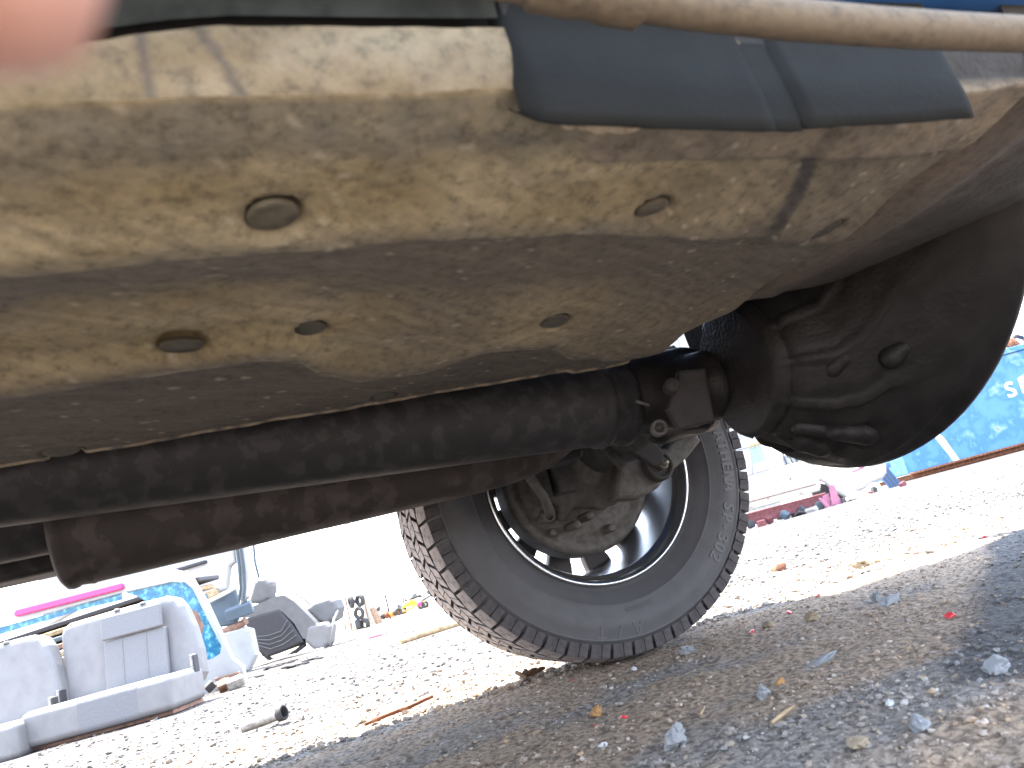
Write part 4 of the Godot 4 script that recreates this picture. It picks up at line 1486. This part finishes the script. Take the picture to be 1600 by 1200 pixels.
	for q in 7:
		g = Geo.new()
		g.box(Vector3(0.022, 0.46, 0.05), Vector3(-0.09 + 0.034 * q, 0.22, 0), 0.006, Basis.from_euler(Vector3(0, 0, 0.35)))
		put("slat", g, M.trim_grey if q % 2 else M.blue_paint, f)
	g = Geo.new()
	g.box(Vector3(0.40, 0.10, 0.1), Vector3(-0.05, 0.42, -0.06), 0.02)
	put("frame", g, M.blue_paint, f)
	# broken bits along the foot of it all
	for q in 16:
		var e := Geo.new()
		e.box(Vector3(rng.randf_range(0.06, 0.2), rng.randf_range(0.03, 0.12), rng.randf_range(0.05, 0.15)) * (1.35 if q < 5 else 0.8), Vector3.ZERO, 0.015)
		var m: Material = [M.white_paint, M.dark_grey, M.galv, M.maroon, M.trim_grey][q % 5]
		var s := put("scrap_piece", e, m)
		var d := rng.randf_range(12.0, 14.6)
		var a := rng.randf_range(0.22, 0.445)
		s.position = yard(d, d * a)
		s.position.y = ground_y(s.position.x, s.position.z) + 0.03
		s.rotation = Vector3(rng.randf_range(-0.4, 0.4), rng.randf() * TAU, rng.randf_range(-0.4, 0.4))
		tag(s, ["white", "dark grey", "dull metal", "maroon", "grey blue"][q % 5] + (" larger" if q < 5 else "") + " broken piece at the foot of the white wrecks", "scrap", "broken pieces at the foot of the white wrecks")
	f = thing("ribbed_shed", "tall white ribbed metal shed seen through the gap above the gearbox", "shed", yard(21.0, 5.3, 0.0), -HEAD)
	g = Geo.new()
	g.box(Vector3(1.6, 6.6, 2.0), Vector3(0, 3.2, -1.1), 0.02)
	put("wall", g, M.white_paint, f)
	var rib := Geo.new()
	rib.box(Vector3(0.09, 6.55, 0.10), Vector3.ZERO, 0.03)
	var rm := rib.mesh()
	for q in 6:
		var r := put("rib", rm, M.white_paint, f)
		r.position = Vector3(-0.68 + 0.27 * q, 3.2, -0.07)


func container() -> void:
	# long blue skip; its front runs slightly away to the right
	var o := thing("blue_container", "blue scratched steel container with faded white lettering, heaped with scrap", "container", yard(17.0, 7.72, -0.01), -HEAD - 0.06)
	var g := Geo.new()
	g.box(Vector3(6.0, 1.93, 2.2), Vector3(3.0, 1.10, -1.1), 0.03)
	put("side_wall", g, M.container, o)
	g = Geo.new()
	g.box(Vector3(6.06, 0.12, 2.3), Vector3(3.0, 2.12, -1.1), 0.02)
	put("top_rim", g, M.container, o)
	g = Geo.new()
	g.box(Vector3(5.9, 0.10, 2.1), Vector3(3.05, 0.07, -1.12), 0.01)
	put("base_skid", g, M.rust, o)
	g = Geo.new()
	g.tube([Vector3(0.02, 0.13, 0.02), Vector3(1.0, 0.135, 0.02), Vector3(6.0, 0.135, 0.02)], 0.03, 8)
	put("bottom_edge", g, M.rust, o)
	var font := SystemFont.new()
	font.font_names = PackedStringArray(["Droid Sans"])
	font.font_weight = 800
	var tm := TextMesh.new()
	tm.font = font
	tm.text = "S"
	tm.font_size = 32
	tm.pixel_size = 0.0145
	tm.depth = 0.006
	var t := put("painted_letter", tm, M.white_mark, o)
	t.position = Vector3(2.66, 1.30, 0.006)
	g = Geo.new()
	g.puff(poly([0, 0, 0.42, -0.02, 0.46, 0.36, 0.22, 0.40, 0.02, 0.33]), 0.008, 0.001, T(2.86, 1.16, 0.003), 1)
	put("faded_paint_patch", g, M.white_mark, o)
	g = Geo.new()
	g.puff(poly([0.0, 0.75, 0.10, 0.80, 0.22, 0.55, 0.36, 0.0, 0.22, 0.05, 0.10, 0.45]), 0.008, 0.001, T(0.75, 0.12, 0.003), 1)
	put("scrape", g, M.white_mark, o)
	# scrap heaped in it
	for q in 12:
		var e := Geo.new()
		var x := 1.9 + 0.22 * q
		if q % 3 == 0:
			e.lathe([[0.0, -0.12], [0.14, -0.11], [0.17, -0.04], [0.17, 0.04], [0.12, 0.1], [0.0, 0.11]], Vector3.ZERO, Vector3(0.4, 0.5, 1), 18)
		elif q % 3 == 1:
			e.tube([Vector3(-0.2, 0, 0), Vector3(0, 0.08, 0.03), Vector3(0.22, 0.02, 0)], 0.05, 10)
		else:
			e.box(Vector3(0.26, 0.16, 0.2), Vector3.ZERO, 0.03, Basis.from_euler(Vector3(0.5, q, 0.3)))
		var m: Material = [M.trim_grey, M.rust, M.dark_grey, M.galv, M.blue_paint][q % 5]
		var s := put("scrap_part", e, m)
		s.position = o.transform * Vector3(x, 2.26 + 0.1 * (q % 2), -0.25 - 0.2 * (q % 3))
		tag(s, ["grey blue", "rusty", "black", "dull metal", "dark blue"][q % 5] + " " + ["round drum", "bent pipe", "block"][q % 3] + " in the scrap heap on the blue container", "scrap", "scrap parts heaped on the blue container")


func far_left() -> void:
	# sunny dirt verge along the far edge of the yard
	var g := Geo.new()
	var pts := PackedVector3Array()
	for a in 60:
		for b in 10:
			var x := -9.0 + 20.0 * a / 59.0
			var t := b / 9.0
			var p := yard(19.0 + 9.0 * t, x)
			p.y = ground_y(p.x, p.z) - 0.03 + 0.11 * sin(minf(1.0, t * 3.0) * PI / 2) * (1.0 if t < 0.8 else (1 - t) * 5.0) + nz.get_noise_3d(x, t * 6, 4) * 0.03 + (0.06 if t > 0.05 and t < 0.9 else 0.0)
			pts.append(p)
	g.sheet(pts, 10, 60)
	var o := put("verge", g, M.verge)
	o.set_meta("kind", "structure")
	tag(o, "pale sunlit dirt verge along the far edge of the yard", "verge")
	var k := 1.42          # everything here was measured at 14.1 m and stands at 20 m
	var base := 0.207 - 0.207 * k
	var rack := thing("tyre_rack", "slim brown post rack holding old tyres at the far edge", "rack", yard(20.0, -3.87 * k, base), -HEAD)
	g = Geo.new()
	g.tube([Vector3(0.0, 0.0, 0), Vector3(-0.01, 0.88, 0)], 0.028, 10)
	put("post", g, M.wood, rack)
	g = Geo.new()
	g.tube([Vector3(0.42, 0.0, -0.1), Vector3(0.42, 0.80, -0.1)], 0.028, 10)
	put("post", g, M.wood, rack)
	g = Geo.new()
	g.box(Vector3(0.5, 0.035, 0.06), Vector3(0.2, 0.56, 0), 0.008)
	g.box(Vector3(0.5, 0.035, 0.06), Vector3(0.2, 0.235, 0), 0.008)
	put("rail", g, M.galv, rack)
	var tg := Geo.new()
	tg.lathe([[0.075, -0.04], [0.09, -0.055], [0.13, -0.06], [0.15, -0.045], [0.155, 0.0], [0.15, 0.045], [0.13, 0.06], [0.09, 0.055], [0.075, 0.04], [0.07, 0.0], [0.075, -0.04]], Vector3.ZERO, Vector3(1, 0, 0), 28)
	var tmesh := tg.mesh()
	for q in [[0.12, 0.72, 0.5, "old black tyre on the rack's upper rail, leftmost"], [0.34, 0.70, 0.9, "old black tyre on the rack's upper rail, beside the pale post"], [0.26, 0.40, 1.2, "old black tyre standing on the rack's middle rail"], [0.17, 0.12, 0.3, "old black tyre on the ground under the rack"], [0.34, 0.10, 1.0, "old black tyre on the ground beside the pale post"]]:
		var t := put("old_tyre", tmesh, M.black_rubber)
		t.position = rack.transform * Vector3(q[0], q[1], 0.0)
		t.rotation.y = -HEAD + q[2]
		tag(t, q[3], "tyre", "old tyres on and under the rack")
	var p := thing("pale_trunk", "pale bare tree trunk rising behind the tyre rack", "tree", yard(20.3, -3.56 * k, base), -HEAD)
	g = Geo.new()
	g.tube([Vector3(0, -0.1, 0), Vector3(-0.03, 1.4, 0), Vector3(-0.10, 3.2, 0.0), Vector3(-0.05, 5.5, 0)], [0.085, 0.075, 0.065, 0.04], 14)
	put("trunk", g, M.pale_wood, p)
	g = Geo.new()
	g.tube([Vector3(-0.07, 2.2, 0), Vector3(0.3, 2.9, 0.1), Vector3(0.42, 3.8, 0.1)], [0.04, 0.03, 0.012], 8)
	g.tube([Vector3(-0.09, 2.9, 0), Vector3(-0.5, 3.7, 0.1), Vector3(-0.6, 4.6, 0.1)], [0.04, 0.028, 0.01], 8)
	put("branch", g, M.pale_wood, p)
	p = thing("brown_stump", "short brown leaning stump right of the pale trunk", "stump", yard(20.1, -3.41 * k, base), -HEAD)
	g = Geo.new()
	g.tube([Vector3(0.04, -0.05, 0), Vector3(0.0, 0.2, 0), Vector3(-0.07, 0.46, 0)], [0.10, 0.09, 0.07], 12)
	put("trunk", g, M.wood, p)
	p = thing("fence_paling", "three pale grey palings standing between the stump and the yellow motorbike", "fence", yard(20.6, -3.27 * k, base), -HEAD)
	for q in 3:
		g = Geo.new()
		g.box(Vector3(0.05, 0.75, 0.03), Vector3(-0.1 + 0.12 * q, 0.36, 0), 0.006, Basis.from_euler(Vector3(0, 0, 0.08 - 0.06 * q)))
		put("paling", g, [M.pale_wood, M.dark_grey, M.galv][q], p)
	p = thing("leafy_plant", "small green plant at the left end of the tyre rack", "plant", yard(20.2, -4.02 * k, base), -HEAD)
	g = Geo.new()
	g.tube([Vector3(0, 0, 0), Vector3(0.02, 0.5, 0), Vector3(-0.02, 1.15, 0)], [0.014, 0.012, 0.006], 6)
	put("stem", g, M.wood, p)
	g = Geo.new()
	for q in 110:
		var c := Vector3(rng.randfn(0, 0.09), rng.randf_range(0.1, 1.3), rng.randfn(0, 0.09))
		var b := Basis.from_euler(Vector3(rng.randf() * TAU, rng.randf() * TAU, rng.randf() * TAU))
		var s := rng.randf_range(0.03, 0.06)
		g.flat(c + b * Vector3(-s * 0.4, 0, 0), c + b * Vector3(0, s, 0), c + b * Vector3(s * 0.4, 0, 0))
		g.flat(c + b * Vector3(-s * 0.4, 0, 0), c + b * Vector3(s * 0.4, 0, 0), c + b * Vector3(0, -s, s * 0.3))
	var lv := put("foliage", g, M.leaf, p)
	lv.set_meta("kind", "stuff")
	# yellow quad bike
	var kb := 20.4 / 18.0
	p = thing("yellow_quad_bike", "small yellow quad bike parked at the far edge left of the big tyre", "motorbike", yard(20.4, -3.55 * kb, 0.0), -HEAD + 0.15)
	g = Geo.new()
	g.puff(poly([-0.22, 0.14, -0.12, 0.25, 0.02, 0.30, 0.15, 0.29, 0.22, 0.20, 0.12, 0.15, -0.05, 0.17]), 0.22, 0.04, T(0, 0, 0), 3)
	put("body", g, M.yellow, p)
	g = Geo.new()
	g.puff(poly([-0.02, 0.30, 0.10, 0.37, 0.34, 0.38, 0.36, 0.32, 0.14, 0.295]), 0.16, 0.03, T(0, 0, 0), 3)
	put("saddle", g, M.black_rubber, p)
	var wm := Geo.new()
	wm.lathe([[0.04, -0.035], [0.06, -0.05], [0.085, -0.05], [0.10, -0.03], [0.10, 0.03], [0.085, 0.05], [0.06, 0.05], [0.04, 0.035], [0.04, -0.035]], Vector3.ZERO, Vector3(0, 0, 1), 22)
	var wmm := wm.mesh()
	for q in [[-0.30, 0.10, 0.13], [-0.20, 0.10, -0.13], [0.30, 0.10, 0.13], [0.38, 0.10, -0.13]]:
		var w := put("wheel", wmm, M.black_rubber, p)
		w.position = Vector3(q[0], q[1], q[2])
	g = Geo.new()
	g.tube([Vector3(-0.15, 0.28, -0.15), Vector3(-0.12, 0.42, -0.05), Vector3(-0.12, 0.42, 0.05), Vector3(-0.15, 0.28, 0.15)], 0.014, 8)
	put("handlebar", g, M.dark_grey, p)
	g = Geo.new()
	g.lathe([[0.0, 0.0], [0.05, 0.005], [0.055, 0.03], [0.0, 0.035]], Vector3(0.26, 0.15, 0.17), Vector3(0, 0, 1), 18)
	put("tail_lamp", g, M.red_lens, p)
	g = Geo.new()
	g.tube([Vector3(-0.35, 0.06, 0.1), Vector3(-0.05, 0.08, 0.12), Vector3(0.2, 0.16, 0.12), Vector3(0.42, 0.18, 0.1)], 0.022, 8)
	put("frame_tube", g, M.orange, p)
	p = thing("engine_block", "rusty brown engine parts lying left of the yellow quad bike", "engine", yard(20.3, -3.98 * kb, 0.0), -HEAD)
	for q in 5:
		g = Geo.new()
		g.lathe([[0.0, -0.06], [0.06, -0.06], [0.085, -0.02], [0.07, 0.03], [0.0, 0.04]], Vector3(-0.2 + 0.11 * q, 0.09, 0.03 * (q % 2)), Vector3(1, 0.2, 0.6 - 0.3 * q), 14)
		put("engine_part", g, [M.dark_grey, M.rust, M.orange, M.dark_grey, M.rust][q], p)
	for q in 7:
		g = Geo.new()
		g.box(Vector3(0.14, 0.1, 0.12), Vector3.ZERO, 0.03, Basis.from_euler(Vector3(q, q * 2, q * 0.7)))
		var e := put("scrap_part", g, [M.dark_grey, M.galv, M.seal][q % 3])
		e.position = yard(21.2, -3.75 * kb + 0.13 * q, 0.30 + 0.04 * (q % 3))
		tag(e, ["black", "dull metal", "slate grey"][q % 3] + " scrap part heaped behind the yellow quad bike", "scrap", "scrap parts heaped behind the quad bike")
	g = Geo.new()
	g.box(Vector3(1.1, 0.30, 0.4), Vector3(0, 0.15, 0), 0.03)
	var hp := put("scrap_crate", g, M.pale_wood)
	hp.position = yard(21.2, -3.35 * kb, 0.0)
	hp.rotation.y = -HEAD
	tag(hp, "low pale crate under the scrap behind the quad bike", "crate")
	for q in 9:
		g = Geo.new()
		if q % 2:
			g.tube([Vector3(-0.22, -0.05, 0), Vector3(0.0, 0.03, 0.04), Vector3(0.24, 0.10, 0)], 0.022, 8)
		else:
			g.box(Vector3(rng.randf_range(0.1, 0.24), rng.randf_range(0.08, 0.2), 0.12), Vector3.ZERO, 0.03, Basis.from_euler(Vector3(q, q * 1.7, q * 0.4)))
		var e := put("yard_scrap", g, [M.wood, M.galv, M.dark_grey, M.rust, M.seal][q % 5])
		e.position = yard(20.9 + 0.1 * (q % 3), -5.45 + 0.26 * q + rng.randf_range(-0.08, 0.08), 0.12 + 0.09 * (q % 3))
		e.rotation.y = q * 0.8
		tag(e, ["brown", "dull metal", "dark grey", "rusty", "slate"][q % 5] + (" rod" if q % 2 else " block") + " in the scrap row behind the tyre rack and palings", "scrap", "scrap row behind the tyre rack")
	p = thing("green_awning", "pale green flat awning on posts above the quad bike", "awning", yard(22.0, -3.6 * 22.0 / 18.0, 0.0), -HEAD)
	g = Geo.new()
	g.box(Vector3(0.72, 0.035, 0.4), Vector3(0, 0.90, 0), 0.008, Basis.from_euler(Vector3(0.25, 0, 0.03)))
	put("roof_sheet", g, M.green_roof, p)
	for s in [-0.33, 0.33]:
		g = Geo.new()
		g.tube([Vector3(s, 0, -0.1), Vector3(s, 0.88, -0.1)], 0.014, 8)
		put("post", g, M.pale_wood, p)


# ------------------------------------------------------------------ things lying on the ground
func lay(called: String, me, m: Material, l: float, w: float, s: Vector3, yaw: float, tilt: float, label: String, cat: String, group := "") -> void:
	var o := put(called, me, m)
	o.transform = Transform3D(Basis.from_euler(Vector3(tilt, yaw, tilt * 0.6)) * Basis.from_scale(s), V(l, ground_h(l, w) + s.y * 0.42, w))
	tag(o, label, cat, group)


func debris() -> void:
	var st := []
	for q in 6:
		st.append(pebble(101 + q * 13, 2))
	lay("stone", st[0], M.stone, 0.388, 0.80, Vector3(0.0155, 0.021, 0.013), 0.5, 0.4, "largest pale grey angular stone, standing near the bottom centre", "stone")
	lay("stone", st[1], M.stone, 0.686, 0.93, Vector3(0.037, 0.007, 0.016), 0.25, 0.15, "long flat grey stone sliver right of the tyre", "stone")
	lay("stone", st[2], M.stone, 1.02, 1.13, Vector3(0.03, 0.009, 0.016), 0.3, 0.2, "flat bluish grey stone by the dark shadow patch", "stone")
	lay("stone", st[3], M.stone, 1.05, 1.20, Vector3(0.015, 0.018, 0.012), 1.2, 0.3, "upright grey stone just beyond the flat bluish one", "stone")
	lay("stone", st[4], M.stone_tan, 0.93, 1.235, Vector3(0.017, 0.014, 0.014), 0.2, 0.1, "tan grey lump left of the upright grey stone", "stone")
	lay("stone", st[5], M.stone, 0.705, 1.31, Vector3(0.019, 0.015, 0.014), 2.0, 0.2, "grey stone with a bright facet near the tyre's foot", "stone")
	lay("stone", st[0], M.stone, 0.54, 0.852, Vector3(0.012, 0.013, 0.011), 1.0, 0.1, "bluish stone left of the small orange stone", "stone")
	lay("stone", st[1], M.ochre, 0.585, 0.88, Vector3(0.009, 0.007, 0.008), 0.4, 0.1, "small orange brown stone beside the bluish one", "stone")
	lay("stone", st[2], M.stone, 1.62, 1.60, Vector3(0.026, 0.018, 0.02), 0.9, 0.2, "grey stone at the upper end of the dark patch", "stone")
	lay("stone", st[3], M.stone_tan, 1.50, 1.72, Vector3(0.03, 0.02, 0.024), 0.2, 0.1, "brownish stone lying at the edge of the sunlight, right", "stone")
	lay("stone", st[4], M.stone, 0.68, 0.645, Vector3(0.022, 0.012, 0.013), 0.3, 0.2, "blue grey stone half buried in the dark patch's tip", "stone")
	lay("stone", st[5], M.stone_tan, 0.455, 0.60, Vector3(0.017, 0.006, 0.010), 0.6, 0.1, "flat tan stone near the bottom edge, right of centre", "stone")
	lay("stone", st[0], M.stone, 0.51, 0.585, Vector3(0.018, 0.008, 0.012), 0.9, 0.1, "broad grey stone near the bottom right, beside the tan one", "stone")
	lay("stone", st[1], M.ochre, 0.42, 1.09, Vector3(0.017, 0.009, 0.012), 0.9, 0.1, "ochre clod on the brown dust band below the tyre", "clod")
	lay("stone", st[2], M.stone_white, 0.345, 0.90, Vector3(0.006, 0.005, 0.005), 0.1, 0.2, "tiny white pebble left of the large angular stone", "pebble")
	lay("stone", st[3], M.stone_white, 0.555, 0.665, Vector3(0.006, 0.005, 0.005), 0.9, 0.2, "tiny pale green pebble near the flat grey stones", "pebble")
	lay("stone", st[4], M.stone_white, 0.61, 1.345, Vector3(0.007, 0.006, 0.006), 0.4, 0.2, "tiny white pebble under the tyre's right shoulder", "pebble")
	lay("stone", st[5], M.stone_tan, 0.885, 1.31, Vector3(0.014, 0.012, 0.012), 0.4, 0.1, "round tan stone right of the red chip near the tyre", "stone")
	# red plastic chips
	var chip := Geo.new()
	chip.puff(poly([-1, -0.4, -0.2, -0.8, 0.9, -0.5, 0.7, 0.4, -0.1, 0.75, -0.8, 0.5]), 0.6, 0.15, T(0, 0, 0, Basis.from_euler(Vector3(-1.2, 0, 0))), 1)
	var cm := chip.mesh()
	for q in [[0.414, 0.985, 0.008, "red plastic chip above the large angular stone, right of its twin"], [0.387, 1.02, 0.007, "red plastic chip above the large angular stone, left of its twin"], [0.985, 1.375, 0.011, "red plastic chip on the brown dust, middle of the open ground"], [0.91, 0.91, 0.011, "red plastic chip at the edge of the dark shadow patch"], [0.525, 1.44, 0.007, "red plastic chip under the lowest point of the tyre"], [0.96, 1.66, 0.010, "red plastic chip touching the tyre's right shoulder"], [1.75, 1.55, 0.012, "red plastic chip far right near the sunlit edge"], [0.84, 1.30, 0.011, "red plastic chip between tan stones right of the tyre"], [1.14, 1.47, 0.009, "red plastic chip on the dark grit beyond the tyre"], [1.12, 1.45, 0.007, "smaller red plastic chip beside another on the dark grit"]]:
		lay("plastic_chip", cm, M.red_chip, q[0], q[1], Vector3(q[2], q[2] * 0.9, q[2]) * 0.7, q[0] * 20.0, 0.2, q[3], "plastic chip", "red plastic chips scattered on the ground")
	# short pipe
	var p := thing("pipe_elbow", "short grey metal pipe end lying in the sunlight, left of the tyre", "pipe", V(-0.03, 0.0, 2.28), -0.15)
	var g := Geo.new()
	g.tube([Vector3(-0.055, 0.014, 0), Vector3(0.0, 0.018, 0.0), Vector3(0.045, 0.024, 0.02)], [0.012, 0.014, 0.014], 16, false)
	put("pipe_body", g, M.galv, p)
	g = Geo.new()
	g.lathe([[0.014, -0.01], [0.019, -0.008], [0.020, 0.008], [0.016, 0.010], [0.014, 0.008], [0.013, -0.012], [0.0, -0.012]], Vector3(0.052, 0.025, 0.023), Vector3(0.9, 0.12, 0.45), 20)
	put("pipe_collar", g, M.dark_grey, p)
	# rusty rod
	g = Geo.new()
	g.tube([V(0.165, 0.004, 1.685), V(0.22, 0.007, 1.70), V(0.262, 0.006, 1.722), V(0.318, 0.010, 1.742)], [0.0035, 0.0042, 0.004, 0.0036], 8)
	tag(put("rusty_rod", g, M.rust), "thin rusty rod lying along the shadow edge left of the tyre", "rod")
	# bark by the tyre
	var b := thing("bark_piece", "splintered brown bark pieces under the tyre's left foot", "bark", V(0.505, 0.0, 1.63), 0.35)
	for q in 4:
		g = Geo.new()
		g.puff(poly([-0.035, -0.004, 0.0, -0.007, 0.038, -0.002, 0.03, 0.006, -0.015, 0.006]), 0.008, 0.002, T(0.02 - 0.018 * q, 0.005 + 0.003 * q, 0.010 * q - 0.015, Basis.from_euler(Vector3(-1.35 + 0.2 * q, 0.35 * q, 0.08))), 1)
		put("splinter", g, M.bark, b)
	lay("rust_lump", st[2], M.rust, 1.665, 2.29, Vector3(0.035, 0.02, 0.02), 0.2, 0.1, "rusty lump of metal in the sunlight right of the tyre", "scrap metal")
	# twigs
	for q in [[0.50, 0.765, 0.06, 0.5, "short pale twig near the bottom right of the ground"], [0.47, 0.88, 0.04, 0.9, "stubby pale twig above the short one"], [0.95, 4.6, 0.5, 0.35, "long pale splinter lying far out in the sunlit yard"]]:
		g = Geo.new()
		g.tube([Vector3(-q[2] / 2, 0, 0), Vector3(0, q[2] * 0.02, q[2] * 0.03), Vector3(q[2] / 2, 0, 0)], [q[2] * 0.03, q[2] * 0.045, q[2] * 0.02], 7)
		var o := put("twig", g, M.tan_card)
		o.position = V(q[0], ground_h(q[0], q[1]) + q[2] * 0.045, q[1])
		o.rotation.y = q[3]
		tag(o, q[4], "twig")
	g = Geo.new()
	g.box(Vector3(0.12, 0.02, 0.05), Vector3.ZERO, 0.006)
	var pk := put("pink_scrap", g, M.pink)
	pk.position = yard(7.4, -1.83, 0.01)
	tag(pk, "small pink scrap lying in the sun right of the tipped seat", "scrap")


# ------------------------------------------------------------------ the photographer's hand by the lens
func hand() -> void:
	# camera axes: x right, y up, z back; the index finger's tip pokes into the corner of the view
	var cb := Basis.from_euler(Vector3(deg_to_rad(13.6), deg_to_rad(-21.3), deg_to_rad(-15.0)))
	var at := Vector3(0, 0.207, 0)
	var b := []
	# index finger
	limb(b, -0.0325, 0.0262, -0.045, -0.052, 0.0385, -0.041, 0.0072, 0.0082)
	limb(b, -0.052, 0.0385, -0.041, -0.077, 0.049, -0.031, 0.0084, 0.0092)
	limb(b, -0.077, 0.049, -0.031, -0.108, 0.050, -0.002, 0.0094, 0.0108)
	# middle, ring, little: curled round the far edge of a phone
	limb(b, -0.050, 0.012, -0.012, -0.070, 0.012, -0.022, 0.0075, 0.0085)
	limb(b, -0.070, 0.012, -0.022, -0.094, 0.022, -0.018, 0.0087, 0.0092)
	limb(b, -0.094, 0.022, -0.018, -0.114, 0.030, 0.006, 0.0095, 0.0108)
	limb(b, -0.050, -0.010, -0.008, -0.070, -0.011, -0.018, 0.0072, 0.0082)
	limb(b, -0.070, -0.011, -0.018, -0.094, -0.002, -0.014, 0.0084, 0.009)
	limb(b, -0.094, -0.002, -0.014, -0.116, 0.008, 0.012, 0.0092, 0.0104)
	limb(b, -0.054, -0.030, -0.002, -0.071, -0.032, -0.011, 0.0062, 0.0072)
	limb(b, -0.071, -0.032, -0.011, -0.092, -0.024, -0.008, 0.0074, 0.008)
	limb(b, -0.092, -0.024, -0.008, -0.114, -0.014, 0.018, 0.0082, 0.0094)
	# thumb, on the near side
	limb(b, -0.052, 0.026, 0.030, -0.074, 0.022, 0.036, 0.009, 0.0105)
	limb(b, -0.074, 0.022, 0.036, -0.108, 0.008, 0.044, 0.0108, 0.014)
	# palm and wrist
	limb(b, -0.108, 0.050, -0.002, -0.142, 0.012, 0.052, 0.0115, 0.017)
	limb(b, -0.114, 0.030, 0.006, -0.146, 0.004, 0.055, 0.0115, 0.017)
	limb(b, -0.116, 0.008, 0.012, -0.149, -0.006, 0.058, 0.011, 0.017)
	limb(b, -0.114, -0.014, 0.018, -0.150, -0.016, 0.060, 0.0105, 0.017)
	limb(b, -0.108, 0.008, 0.044, -0.146, 0.002, 0.062, 0.014, 0.018)
	limb(b, -0.147, -0.002, 0.058, -0.19, -0.02, 0.11, 0.024, 0.026)
	limb(b, -0.147, 0.006, 0.058, -0.186, -0.004, 0.11, 0.022, 0.024)
	limb(b, -0.188, -0.012, 0.11, -0.27, -0.06, 0.21, 0.028, 0.038)
	for q in b:
		q[0] += Vector3(0.0012, -0.0012, 0.0)
		q[1] += Vector3(0.0012, -0.0012, 0.0)
	var o := thing("hand", "blurred pink fingertip of the photographer's hand in the upper left corner", "hand", at)
	o.basis = cb
	put("skin", blob(b, 0.003, 420.0), M.skin, o)
	var g := Geo.new()
	g.puff(poly([-0.0045, -0.005, 0.0045, -0.005, 0.005, 0.003, 0.0025, 0.0065, -0.0025, 0.0065, -0.005, 0.003]), 0.0014, 0.0005, T(-0.034, 0.0325, -0.0475, Basis.from_euler(Vector3(-1.1, 0.3, 0.95))), 2)
	put("fingernail", g, M.nail, o)
